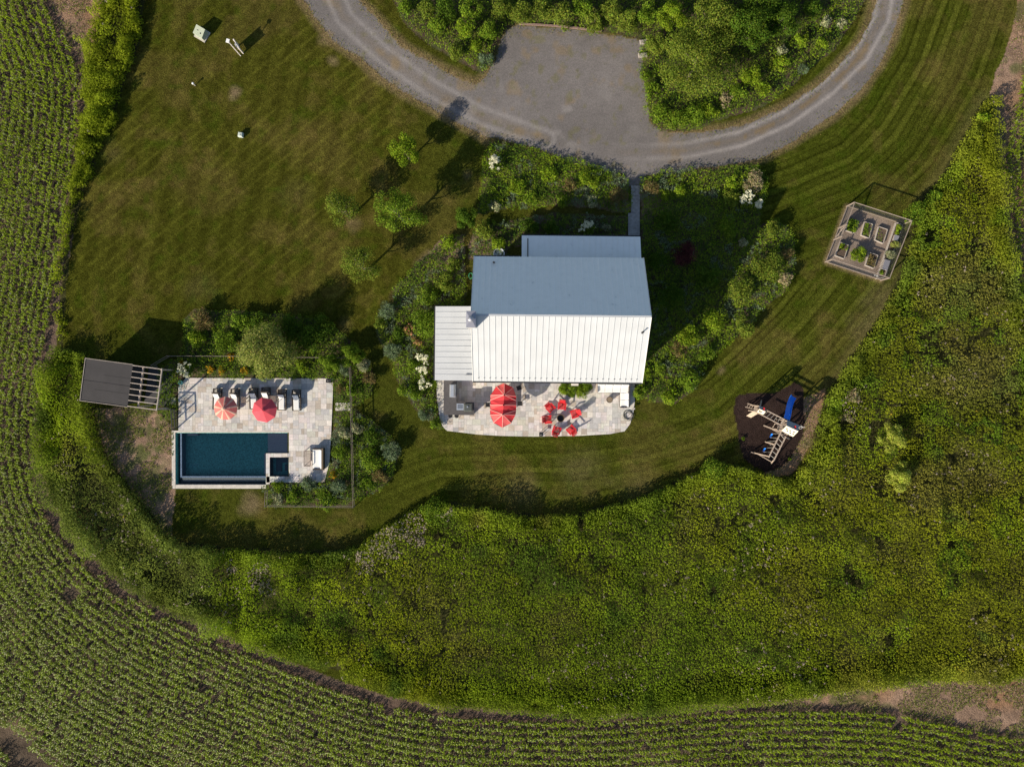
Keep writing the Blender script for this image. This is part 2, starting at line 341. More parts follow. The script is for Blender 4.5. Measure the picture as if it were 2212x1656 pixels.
    m = z(8, GARDEN, .0); Cc[m] = np.array([.215, .170, .140])*(.8+.4*n2[m][..., None])
    mix([.13, .115, .06], m*np.clip((n1-.55)*4, 0, .5))
    ge = pdist(PX, PY, GARDEN+[GARDEN[0]]); mix([.25, .19, .10], (zone == 0)*np.clip(1-ge/9, 0, 1)*.8)
    hole = inside(PX, PY, POOLHOLE)
    zone_c = zone[:-1, :-1].copy()
    hc = hole[:-1, :-1] & hole[1:, 1:] & hole[:-1, 1:] & hole[1:, :-1]
    zone_c[hc] = -1
    Z = (fnoise(X, Y, 3, 5)-.5)*.05; V = np.stack([X, Y, Z], -1).reshape(-1, 3)
    Z[zone == 1] *= .3
    idx = np.arange(ny*nx).reshape(ny, nx)
    Q = np.stack([idx[:-1, :-1], idx[:-1, 1:], idx[1:, 1:], idx[1:, :-1]], -1)
    CF = Cc.reshape(-1, 3)
    names = {0: ('lawn', M_LAWN), 1: ('gravel_driveway', M_GRAVEL), 2: ('bed_soil', M_SOIL), 3: ('meadow_ground', M_SOIL), 4: ('field_soil', M_SOIL), 5: ('dirt', M_SOIL), 7: ('mulch', M_SOIL), 8: ('garden_gravel', M_GRAVEL)}
    for k, (nm, m) in names.items():
        q = Q[zone_c == k]
        u, invx = np.unique(q.ravel(), return_inverse=True)
        o = raw_mesh(nm, V[u], invx.reshape(-1, 4), CF[u], m)
        tag(o, kind='structure')
    # the farmland beyond
    b = MB()
    for x0, y0, x1, y1 in ((-900, -900, 900, -45.85), (-900, 45.9, 900, 900), (-900, -45.85, -57.9, 45.9), (57.9, -45.85, 900, 45.9)):
        b.add([(x0, y0, -.05), (x1, y0, -.05), (x1, y1, -.05), (x0, y1, -.05)], [(0, 1, 2, 3)])
    tag(b.build('farmland', mat('farmland', (.07, .085, .025), .95, noise=.4, nscale=.03)), kind='structure')
build_ground()

# ------------------------------------------------------------------ leaves
def leaf_quads(Pc, ln, wd, col, up=.5, rng=RNG, axis=None, spread=1.0, nrm=None):
    n = len(Pc)
    N = rng.normal(size=(n, 3)); N[:, 2] = np.abs(N[:, 2])+up*1.5
    if nrm is not None: N = nrm*1.5+rng.normal(size=(n, 3))*.75
    N /= np.linalg.norm(N, axis=1)[:, None]
    T = rng.normal(size=(n, 3)) if axis is None else axis+rng.normal(size=(n, 3))*spread
    T -= N*(T*N).sum(1)[:, None]; T /= np.linalg.norm(T, axis=1)[:, None]+1e-9
    B = np.cross(N, T)
    ln = np.broadcast_to(ln, (n,))[:, None]/2; wd = np.broadcast_to(wd, (n,))[:, None]/2
    V = np.stack([Pc-T*ln, Pc+B*wd-T*ln*.1, Pc+T*ln, Pc-B*wd-T*ln*.1], 1).reshape(-1, 3)
    Q = np.arange(n*4).reshape(n, 4)
    return V, Q, np.repeat(col, 4, 0)
PAL = {
 'k': [(.34,.40,.05),(.28,.34,.04),(.40,.42,.09)],
 'g': [(0.126,0.212,0.016),(0.164,0.252,0.019),(0.097,0.172,0.014),(0.193,0.272,0.024)],
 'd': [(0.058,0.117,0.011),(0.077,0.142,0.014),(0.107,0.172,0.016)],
 'y': [(0.205,0.300,0.016),(0.166,0.260,0.014),(0.127,0.212,0.013),(0.242,0.314,0.026)],
 'l': [(0.173,0.229,0.029),(0.140,0.205,0.022),(0.205,0.236,0.032),(0.115,0.173,0.019)],
 'b': [(.15,.21,.11),(.18,.24,.14),(.12,.17,.08)],
 'b_': [(0.161,0.209,0.118),(0.202,0.240,0.143),(0.129,0.171,0.087)],
 's': [(0.322,0.341,0.186),(0.419,0.419,0.248),(0.193,0.232,0.112)],
 'w': [(0.089,0.139,0.025),(0.113,0.163,0.031),(0.572,0.550,0.288),(0.081,0.124,0.025)],
 'p': [(0.113,0.155,0.037),(0.478,0.200,0.112),(0.520,0.300,0.176),(0.484,0.217,0.124)],
 'o': [(.20,.14,.055),(.16,.13,.05),(.15,.17,.045),(.24,.18,.08)],
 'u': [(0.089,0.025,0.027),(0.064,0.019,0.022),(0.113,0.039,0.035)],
 'f': [(0.645,0.360,0.016),(0.572,0.340,0.024),(0.161,0.186,0.025)],
 'v': [(0.355,0.388,0.087),(0.312,0.310,0.104),(0.210,0.264,0.050),(0.161,0.217,0.037)],
 'r': [(0.419,0.341,0.211),(0.242,0.232,0.099),(0.343,0.270,0.176),(0.161,0.186,0.062)],
}
def palcol(pal, n, rng=RNG, jit=.22):
    p = np.array(PAL[pal]); c = p[rng.integers(0, len(p), n)]
    return c*(1+rng.normal(size=(n, 1))*jit*.6)*(1+rng.normal(size=(n, 3))*.06)
def dome_points(n, r, h, z0, lobes, rng):
    "points in lobed clumps that fill a crown: most near its skin"
    k = lobes; a = rng.uniform(0, 2*pi, k); rr = np.sqrt(rng.uniform(0, 1, k))*r*.66
    L = np.stack([rr*np.cos(a), rr*np.sin(a), z0+(h-z0)*(.25+.5*rng.uniform(0, 1, k)*(1-.5*(rr/r)**2))], 1)
    lr = r*rng.uniform(.17, .46, k)
    i = rng.choice(k, n, p=lr**1.6/(lr**1.6).sum()); d = rng.normal(size=(n, 3)); d[:, 2] = np.abs(d[:, 2])*.9-.25; d /= np.linalg.norm(d, axis=1)[:, None]
    rad = lr[i]*(1.12-.55*rng.uniform(0, 1, n)**1.6)
    return L[i]+d*rad[:, None]*np.array([1, 1, min(1.1, (h-z0)/(2*r)*1.3+.35)]), i, d
SHRUBN = 0
def shrub(x, y, r, h, pal, label, name='shrub', cat='shrub', group=None, dens=1.0, leaf=.13, z0=.1, lobes=None):
    "r in survey pixels, h in metres"
    global SHRUBN; SHRUBN += 1; rng = np.random.default_rng(1000+SHRUBN)
    cx, cy, _ = P(x, y, h*.7); R = r*MPP*(1-h/PH)
    t = thing(name, label, cat, (cx, cy, 0), 0, group)
    n = int(dens*520*R*R/(leaf/.13)**2*(1+.5*h/max(R, .3)))+70
    pts, li, dn_ = dome_points(n, R, h, z0, lobes or max(6, int(8+R*11)), rng)
    pts[:, 2] = np.clip(pts[:, 2], .05, None)
    k = 12 if pal in 'wpf' else 4
    lc = palcol(pal, n, rng)
    if pal in 'wp':
        m = rng.uniform(size=n) < (.72 if pal == 'w' else .35); lc[m] = palcol('g', m.sum(), rng)
    lc *= (.72+.56*rng.uniform(size=int(li.max())+1))[li][:, None]
    sz = leaf*rng.uniform(.7, 1.4, n)
    if pal == 'o' or pal == 'b':   # spiky grasses and lavender
        ax = pts-np.array([0, 0, h*.2]); ax /= np.linalg.norm(ax, axis=1)[:, None]
        V, Q, C = leaf_quads(pts, sz*2.2, sz*.35, lc, .2, rng, ax*2)
    else: V, Q, C = leaf_quads(pts, sz, sz*.62, lc, .45, rng, nrm=dn_+np.array([0, 0, .25]))
    if pal == 'w':                 # blossom heads: dense little balls of petals
        nb = int(14+R*R*22); hp, _, _2 = dome_points(nb, R*1.02, h*1.12, h*.6, 8, rng); hp[:, 2] = np.maximum(hp[:, 2]+.12, h*.7)
        pp = np.repeat(hp, 14, 0)+rng.normal(size=(nb*14, 3))*.055
        V2, Q2, C2 = leaf_quads(pp, .12, .11, np.array([[.78, .77, .58]])*rng.uniform(.8, 1.1, (nb*14, 1)), .8, rng)
        Q2 = Q2+len(V); V = np.vstack([V, V2]); Q = np.vstack([Q, Q2]); C = np.vstack([C, C2])
    V[:, 2] = np.clip(V[:, 2], .02, None)
    raw_mesh('foliage', V, Q, np.clip(C, .002, .9), M_LEAF, t)
    b = MB()
    for k in range(4):
        a = rng.uniform(0, 2*pi); q = R*.5
        b.tube([(0, 0, -.03), (cos(a)*q*.3, sin(a)*q*.3, h*.35), (cos(a)*q, sin(a)*q, h*.7)], [.03, .02, .008], 5)
    b.build('stem', mat('bark', (.10, .075, .055), .9, noise=.3, nscale=20), t)
    return t
def tree(x, y, r, h, pal, label, cat='tree', name='tree', dens=1.0, leaf=.17, cb=.3, limbs=9, group=None, lean=(0, 0), flat=.8, full=1.0):
    "x, y: survey position of the CROWN centre; r in survey pixels"
    global SHRUBN; SHRUBN += 1; rng = np.random.default_rng(3000+SHRUBN)
    cx, cy, _ = P(x, y, h*.68); R = r*MPP*(1-h*.68/PH)
    t = thing(name, label, cat, (cx-lean[0], cy-lean[1], 0), 0, group)
    b = MB(); top = np.array([lean[0], lean[1], h*.72]); br = .035+h*.018
    b.tube([(0, 0, -.05), tuple(top*np.array([.3, .3, .35])), tuple(top*np.array([.75, .75, .8])), tuple(top)], [br, br*.75, br*.45, br*.2], 8)
    cl = []
    for k in range(limbs):
        a = 2*pi*k/limbs*1.62+rng.uniform(-.4, .4); f = .35+.5*k/limbs; q = R*rng.uniform(.55, .95)*(1-.35*(f-.35))
        s0 = top*np.array([f, f, f]); e = s0+np.array([cos(a)*q, sin(a)*q, h*rng.uniform(.10, .26)])
        m = (s0+e)/2+np.array([0, 0, -.05*h])
        b.tube([tuple(s0), tuple(m), tuple(e)], [br*.42, br*.26, br*.08], 6)
        for j in range(3):
            u = rng.uniform(.4, .9); p0 = s0+(e-s0)*u; a2 = a+rng.uniform(-1, 1); e2 = p0+np.array([cos(a2), sin(a2), .35])*R*.32
            b.tube([tuple(p0), tuple(e2)], [br*.14, br*.05], 5); cl.append((e2, R*.24))
        cl.append((e, R*.30)); cl.append(((s0+e)/2+np.array([0, 0, .05*h]), R*.26))
    cl.append((top+np.array([0, 0, h*.12]), R*.36)); cl.append((top+np.array([0, 0, h*.0]), R*.36))
    b.build('trunk', mat('tree_bark', (.17, .14, .11), .9, noise=.3, nscale=12), t)
    C0 = np.array([c for c, _ in cl]); RR = np.array([q for _, q in cl])*rng.uniform(.8, 1.25, len(cl))
    n = int(dens*1500*R*R*(.17/leaf)**2)+300
    RR = RR*full; i = rng.choice(len(cl), n, p=RR**2/(RR**2).sum()); d = rng.normal(size=(n, 3)); d /= np.linalg.norm(d, axis=1)[:, None]
    pts = C0[i]+d*(RR[i]*(1-.6*rng.uniform(size=n)**2))[:, None]*np.array([1, 1, flat])
    pts[:, 2] = np.clip(pts[:, 2], h*cb, h*1.02)
    lc = palcol(pal, n, rng)*(.82+.36*rng.uniform(size=len(cl)))[i][:, None]
    sz = leaf*rng.uniform(.6, 1.3, n)
    V, Q, C = leaf_quads(pts, sz, sz*.55, lc, .35, rng, nrm=d+np.array([0, 0, .2]))
    raw_mesh('crown', V, Q, np.clip(C, .002, .9), M_LEAF, t)
    return t
def scatter(poly, spacing, rng, jit=.5, edge=.9):
    pw = np.array([P(*q)[:2] for q in poly]); x0, y0 = pw.min(0); x1, y1 = pw.max(0)
    x0 = max(x0, -54); x1 = min(x1, 54); y0 = max(y0, -40); y1 = min(y1, 40)
    gx, gy = np.meshgrid(np.arange(x0, x1, spacing), np.arange(y0, y1, spacing))
    gx = gx.ravel()+rng.uniform(-jit, jit, gx.size)*spacing; gy = gy.ravel()+rng.uniform(-jit, jit, gy.size)*spacing
    jx = gx+(fnoise(gx, gy, 1.2, 301)-.5)*edge; jy = gy+(fnoise(gx, gy, 1.2, 302)-.5)*edge
    m = inside(jx, jy, [tuple(q) for q in pw]); return gx[m], gy[m], pw

def build_meadow():
    rng = np.random.default_rng(11)
    for nm, poly, H0, sp in (('meadow', MEADOW, 1.2, .20), ('tall_grass', STRIPN, 1.0, .19)):
        x, y, pw = scatter(poly, sp, rng, edge=.5 if nm == 'meadow' else 1.7)
        ring = [tuple(q) for q in pw]+[tuple(pw[0])]
        de = pdist(x, y, ring)
        n1 = fnoise(x, y, 9, 401); n2 = fnoise(x, y, 2.2, 402); n3 = fnoise(x, y, 24, 403, 2); n4 = vnoise(x, y, .9, 404)
        # openings between the clumps
        cre = np.abs(fnoise(x, y, 3.5, 455)-.5); keep = (n2+.25*n4 > .32) & ~((cre < .012) & (n1 > .45)) ; keep |= rng.uniform(size=len(x)) < .10
        if nm == 'tall_grass': keep &= rng.uniform(size=len(x)) < np.clip(.45+(y-6)/22, .4, 1)
        x, y, de, n1, n2, n3, n4 = (q[keep] for q in (x, y, de, n1, n2, n3, n4))
        south = np.clip((-y-24)/10, 0, 1)
        n5 = fnoise(x*.55+y*.1, y, 2.6, 409, 3); lump = np.clip((vnoise(x, y, 1.9, 441)-.42)*2.6, 0, 1)*(.18+.5*np.clip((-8-x)/14, 0, 1)+.35*np.clip(1-de/5, 0, 1)*(y > -24)); h = H0*(.40+.25*n2+.22*n4+.62*n5+lump)
        if nm == 'tall_grass': h *= np.clip(.35+(y-4)/26, .28, 1.0)*(.7+.6*n4)*np.clip(.55+de/1.4, 0, 1)*(1-.45*south*np.clip(1-de/5, 0, 1))
        
        n = len(x); K = 12
        base = np.array([.235, .325, .014])[None]*np.ones((n, 1))
        def mixc(c, t): 
            nonlocal base
            t = np.clip(t, 0, 1)[:, None]; base = base*(1-t)+np.array(c)*t
        mixc([.37, .40, .014], (n1-.46)*2.6); mixc([.165, .28, .018], (n3-.52)*3); sp_ = fnoise(x, y, 3.2, 431); mixc([.115, .19, .016], (sp_-.56)*5); mixc([.30, .31, .04], (.34-sp_)*5)
        xr = np.clip((x-24)/12, 0, 1); mixc([.26, .26, .014], xr*.55*(n2 > .4))
        mixc([.26, .20, .09], xr*np.clip((n1-.62)*3, 0, .35)+np.clip((n2-.78)*5, 0, .7)*.4)
        if nm == 'meadow':
            left = np.clip((-27-x)/3, 0, 1)*np.clip((10+y)/-4+1, 0, 1); mixc([.18, .225, .05], left*.8)
            mixc([.19, .25, .04], np.clip(1-de/2.5, 0, 1)*.4)
        else: mixc([.27, .32, .018], np.ones(n)*.7)
        base *= (.72+.45*n5+.35*lump+.25*(n4-.5))[:, None]
        pale = rng.uniform(size=n) < np.where((n1 > .60) & (n2 > .55), .05, .003)
        for cxx, cyy, rr, pr in ((890,1140,34,.6),(835,1160,38,.6),(795,1205,24,.6),(660,1175,10,.5),(575,1230,24,.6),(590,1265,14,.5),(510,1215,16,.4),(480,1290,60,.1),(1640,1150,60,.06),(1300,1450,90,.05),(1680,1450,90,.06),(300,1150,110,.04),(170,950,90,.03),(1835,870,30,.2),(950,1085,30,.25)):
            a, b_ = P(cxx, cyy)[:2]; pale |= (np.hypot(x-a, y-b_) < rr*MPP*(.5+n4)) & (rng.uniform(size=n) < pr)
        ci = np.repeat(np.arange(n), K); m = n*K
        d = rng.normal(size=(m, 3)); d[:, 2] = np.abs(d[:, 2])*1.1-.15; d /= np.linalg.norm(d, axis=1)[:, None]
        hr_ = (rng.uniform(.05, .125, n)*(.65+.9*sp_))[ci]; zz = rng.uniform(size=m)**1.2; ang = np.arctan2(d[:, 1], d[:, 0]); low = zz > .80
        Pc = np.stack([x[ci], y[ci], h[ci]], 1)+d*hr_[:, None]*np.array([1, 1, 1.25])
        Pc[low, 2] *= rng.uniform(.35, .8, low.sum()); Pc[:, 2] = np.maximum(Pc[:, 2], .04)
        col = base[ci]*(1+rng.normal(size=(m, 1))*.14)*(.85+.3*rng.uniform(size=(n, 1))[ci])
        top = (d[:, 2] > .25) & pale[ci]; col[top] = np.array([.56, .46, .38])*rng.uniform(.7, 1.1, (top.sum(), 1))
        yel = (zz < .5) & ((n4 > .85) & (n1 > .55) & (rng.uniform(size=n) < .05))[ci]; col[yel] = [.45, .34, .03]
        ax = np.stack([np.cos(ang), np.sin(ang), np.full(m, .35)], 1)
        ln = rng.uniform(.08, .15, m)*(.75+.6*sp_[ci]); grassy = ((n2 > .60) | (nm == 'tall_grass'))[ci]; ln = np.where(grassy, ln*1.7, ln)
        # the rank outer edge is leafy down to the ground
        eg = np.where(de < 1.6)[0]; ge = rng.choice(eg, len(eg)*16); ne = len(ge); a_ = rng.uniform(0, 2*pi, ne)
        Pe = np.stack([x[ge]+.2*np.cos(a_), y[ge]+.2*np.sin(a_), np.maximum(h[ge]*rng.uniform(.05, .95, ne), .04)], 1)
        Pc = np.vstack([Pc, Pe]); col = np.vstack([col, base[ge]*rng.uniform(.7, 1.1, (ne, 1))]); d = np.vstack([d, np.stack([np.cos(a_), np.sin(a_), np.full(ne, .3)], 1)])
        ax = np.vstack([ax, np.stack([np.cos(a_), np.sin(a_), np.full(ne, .6)], 1)]); ln = np.r_[ln, rng.uniform(.14, .22, ne)]; grassy = np.r_[grassy, np.zeros(ne, bool)]; m = len(Pc)
        V, Q, C = leaf_quads(Pc, ln, ln*np.where(grassy, .16, rng.uniform(.4, .65, m)), col, .35, rng, ax*1.5, nrm=d+np.array([0, 0, .1]))
        o = raw_mesh(nm, V, Q, np.clip(C, .004, .8), M_LEAF)
        if nm == 'meadow': tag(o, 'wide belt of tall unmown wildflower meadow between the lawn and the corn', 'meadow', kind='stuff')
        else: tag(o, 'narrow belt of tall yellow-green grass between the west lawn and the corn', 'grass', kind='stuff')
build_meadow()

def build_corn():
    rng = np.random.default_rng(21)
    E = np.array([P(*q)[:2] for q in CORNEDGE])
    def resample(L, step):
        d = np.r_[0, np.cumsum(np.hypot(*np.diff(L, axis=0).T))]; t = np.arange(0, d[-1], step)
        return np.stack([np.interp(t, d, L[:, 0]), np.interp(t, d, L[:, 1])], 1)
    E = resample(E, 1.5)
    for _ in range(6): E[1:-1] = (E[:-2]+2*E[1:-1]+E[2:])/4
    pts = []; dirs = []
    for k in range(0, 58):
        T = np.gradient(E, axis=0); T /= np.linalg.norm(T, axis=1)[:, None]; Nn = np.stack([T[:, 1], -T[:, 0]], 1)
        L = E+Nn*(.12+.72*k)
        L = resample(L, .165); T = np.gradient(L, axis=0); T /= np.linalg.norm(T, axis=1)[:, None]
        m = (abs(L[:, 0]) < 54) & (abs(L[:, 1]) < 41)
        pts.append(L[m]); dirs.append(T[m])
    # right hand field beyond the meadow
    r0 = np.array([P(*q)[:2] for q in [(2212,60),(2206,150),(2191,230),(2166,330),(2172,415),(2186,470),(2190,590),(2206,700),(2240,740)]]); r0 = resample(r0, 1.5)
    for k in range(0, 8):
        L = resample(r0+np.array([.3+.76*k, 0]), .2); T = np.gradient(L, axis=0); T /= np.linalg.norm(T, axis=1)[:, None]
        pts.append(L); dirs.append(T)
    X = np.vstack(pts); D = np.vstack(dirs)
    px = [P(*q)[:2] for q in CORN]; pr = [P(*q)[:2] for q in CORNR]
    ok = inside(X[:, 0], X[:, 1], px) | inside(X[:, 0], X[:, 1], pr)
    nz = fnoise(X[:, 0], X[:, 1], 2.5, 501); nz2 = vnoise(X[:, 0], X[:, 1], 1.0, 502)
    ok &= (nz > .20) & (rng.uniform(size=len(X)) > .12)
    # a thinner stand where the row ends turn at the top and a weedy track at the bottom left corner
    tx, ty = P(40, 1610)[:2]; tr = pdist(X[:, 0], X[:, 1], [P(-40, 1560)[:2], P(20, 1600)[:2], P(110, 1670)[:2]]); ok &= tr > 1.1
    X, D, nz, nz2 = X[ok], D[ok], nz[ok], nz2[ok]
    X = X+rng.normal(size=X.shape)*.075
    n = len(X); K = 9; S = 3
    h = .72*(.75+.5*nz)*rng.uniform(.8, 1.15, n)
    h *= np.clip(.65+.1*pdist(X[:, 0], X[:, 1], [tuple(q) for q in E]), 0, 1)
    ci = np.repeat(np.arange(n), K); m = n*K; lev = np.tile(np.arange(K), n)/K
    a = rng.uniform(0, 2*pi, n)[ci]+np.tile(np.arange(K)*pi*1.03, n)+rng.normal(size=m)*.35
    # leaves set mostly across the row
    base = np.stack([X[ci, 0], X[ci, 1], h[ci]*(.25+.7*lev)], 1)
    L = rng.uniform(.22, .44, m)*(1-.2*lev); dirv = np.stack([np.cos(a), np.sin(a)], 1)
    perp = np.stack([-dirv[:, 1], dirv[:, 0]], 1); V = []; 
    prof = [(0, 0, .020), (.38, .24, .032), (.75, .24, .027), (1.0, .08, .005)]
    for u, z, wd in prof:
        c = base+np.concatenate([dirv*(u*L)[:, None], (z*L*(1.1))[:, None]], 1)
        tw = .012*np.sin(a*3+u*4)
        V.append(c+np.concatenate([perp*wd, (tw+wd*.35)[:, None]], 1)); V.append(c-np.concatenate([perp*wd, (tw-wd*.35)[:, None]], 1))
    V = np.stack(V, 1); V = V.reshape(-1, 3)
    b = np.arange(m)[:, None]*8
    Q = np.concatenate([b+np.array([[2*k, 2*k+1, 2*k+3, 2*k+2]]) for k in range(3)], 1).reshape(-1, 4)
    c = np.array([.185, .255, .008])[None]*(1+.5*(nz2[ci]-.5))[:, None]*(1+rng.normal(size=(m, 1))*.15)
    yl = rng.uniform(size=m) < .10; c[yl] = np.array([.20, .20, .06])
    pl = rng.uniform(size=m) < .06; c[pl] = np.array([.26, .29, .14])
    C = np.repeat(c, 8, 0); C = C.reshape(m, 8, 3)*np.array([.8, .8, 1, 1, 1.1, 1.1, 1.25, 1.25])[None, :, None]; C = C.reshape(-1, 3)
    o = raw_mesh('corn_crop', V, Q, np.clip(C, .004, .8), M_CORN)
    tag(o, 'rows of knee to waist high green corn curving round the meadow', 'corn crop', kind='stuff')
build_corn()

def bed_cover(name, poly, label, cat, seed, mixp, H=.45, sp=.26, sparse=.36, leaf=.15):
    rng = np.random.default_rng(seed); x, y, pw = scatter(poly, sp, rng)
    n1 = fnoise(x, y, 2.0, seed); n2 = fnoise(x, y, .9, seed+1); pick = vnoise(x, y, 1.3, seed+2)
    k = n1+.2*n2 > sparse; x, y, n1, n2, pick = (q[k] for q in (x, y, n1, n2, pick)); n = len(x); K = 10
    h = H*(.4+.9*n2+.5*n1); pi_ = np.clip((pick*1.2-.1)*len(mixp), 0, len(mixp)-1).astype(int)
    ci = np.repeat(np.arange(n), K); m = n*K; col = np.zeros((m, 3)); 
    for j, pn in enumerate(mixp):
        s = pi_[ci] == j; col[s] = palcol(pn, int(s.sum()), rng)
    a = rng.uniform(0, 2*pi, m); rad = .18*np.sqrt(rng.uniform(size=m))
    Pc = np.stack([x[ci]+rad*np.cos(a), y[ci]+rad*np.sin(a), np.maximum(h[ci]*(1-.8*rng.uniform(size=m)**1.5), .03)], 1)
    ax = np.stack([np.cos(a), np.sin(a), np.full(m, .5)], 1); ln = leaf*rng.uniform(.7, 1.5, m)
    V, Q, C = leaf_quads(Pc, ln, ln*rng.uniform(.2, .5, m), col, .4, rng, ax*1.3)
    return tag(raw_mesh(name, V, Q, np.clip(C, .003, .9), M_LEAF), label, cat, kind='stuff')
def litter():
    "straw, stubble and weeds lying on the bare ground and along the verges"
    rng = np.random.default_rng(91); Vs = []; Qs = []; Cs = []; off = 0
    for dts, n_, cols in ((DIRTS[0], 5000, 0), (DIRTS[1], 9000, 1), (DIRTS[2], 8000, 0), (DIRTS[3], 30000, 0), (DIRTS[4], 2500, 0)):
        pw = np.array(PL(dts)); lo, hi = np.maximum(pw.min(0), [-54, -40]), np.minimum(pw.max(0), [54, 40]); q = rng.uniform(lo, hi, (n_*2, 2))
        q = q[inside(q[:, 0], q[:, 1], [tuple(u) for u in pw])][:n_]; n = len(q)
        k = fnoise(q[:, 0], q[:, 1], 1.6, 92) > .42; q = q[k]; n = len(q)
        col = np.array([[.46, .35, .24]])*rng.uniform(.5, 1.3, (n, 1)); g = rng.uniform(size=n) < (.55 if cols else .25); col[g] = np.array([.16, .21, .03])*rng.uniform(.6, 1.2, (g.sum(), 1))
        V, Q, C = leaf_quads(np.c_[q, np.where(g, .10, .04)], np.where(g, .16, .24), np.where(g, .07, .03), col, .8, rng)
        V[:, 2] = np.clip(V[:, 2], .01, None); Vs.append(V); Qs.append(Q+off); Cs.append(C); off += len(V)
    # verge weeds along the drive
    D = np.array(PL(DRIVE+[DRIVE[0]])); 
    for a, b in zip(D[:-1], D[1:]):
        L = np.hypot(*(b-a)); n = int(L*26); u = rng.uniform(size=n); nn = np.array([b[1]-a[1], a[0]-b[0]])/max(L, .1)
        q = a+(b-a)*u[:, None]+nn*rng.normal(size=(n, 1))*.35; col = np.array([[.26, .20, .07]])*rng.uniform(.6, 1.2, (n, 1)); g = rng.uniform(size=n) < .5; col[g] = np.array([.13, .17, .02])
        V, Q, C = leaf_quads(np.c_[q, np.full(n, .07)], .15, .05, col, .8, rng); V[:, 2] = np.clip(V[:, 2], .01, None); Vs.append(V); Qs.append(Q+off); Cs.append(C); off += len(V)
    tag(raw_mesh('straw_litter', np.vstack(Vs), np.vstack(Qs), np.clip(np.vstack(Cs), .01, .8), M_LEAF), 'straw, stubble and small weeds strewn over the bare ground and verges', 'litter', kind='stuff')
litter()
bed_cover('perennials', WOODB, 'mixed ground cover filling the wooded island bed inside the drive', 'ground cover', 51, ['g','l','d','y','g','g','l','y'], .7, .25, .2)
bed_cover('perennials', FRONTB, 'mixed perennials in the bed between the drive and the house path', 'perennials', 52, ['g','y','y','d','g','y','b','g'], .55, .2, .2)
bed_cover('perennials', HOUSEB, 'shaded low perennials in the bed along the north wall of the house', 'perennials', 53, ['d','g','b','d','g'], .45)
bed_cover('perennials', EASTB, 'mixed perennials filling the large bed east of the house', 'perennials', 54, ['g','d','y','g','g','y','b','g'], .6, .22, .24)
bed_cover('perennials', WESTB, 'mixed perennials in the curved bed west of the house', 'perennials', 55, ['g','d','y','g','g','b','g'], .5, .22, .34)
bed_cover('perennials', POOLN, 'mixed flowers and grasses in the bed north of the pool terrace', 'perennials', 56, ['g','d','g','g','d','y','g'], .5, .22, .24)
bed_cover('perennials', POOLE, 'mixed perennials in the bed wrapping the pool terrace to the east', 'perennials', 57, ['g','d','g','y','b','g','g','d'], .55, .22, .2)

# ------------------------------------------------------------------ paving
def clip_poly(sub, clip):
    a = sum(clip[i][0]*clip[(i+1) % len(clip)][1]-clip[(i+1) % len(clip)][0]*clip[i][1] for i in range(len(clip)))
    if a < 0: clip = clip[::-1]
    out = sub
    for i in range(len(clip)):
        A, B = clip[i], clip[(i+1) % len(clip)]; inp = out; out = []
        if not inp: return []
        f = lambda p: (B[0]-A[0])*(p[1]-A[1])-(B[1]-A[1])*(p[0]-A[0])
        for j in range(len(inp)):
            p, q = inp[j-1], inp[j]; fp, fq = f(p), f(q)
            if fq >= 0:
                if fp < 0: t = fp/(fp-fq); out.append((p[0]+(q[0]-p[0])*t, p[1]+(q[1]-p[1])*t))
                out.append(q)
            elif fp >= 0: t = fp/(fp-fq); out.append((p[0]+(q[0]-p[0])*t, p[1]+(q[1]-p[1])*t))
    return out
M_TRAV = attr_mat('travertine', .75, grains=((1.2, .10), (7, .14), (30, .14)), bump=.25, bscale=18, bdist=.01, spec=.3)
M_MORTAR = mat('mortar', (.20, .185, .165), .9, noise=.2)
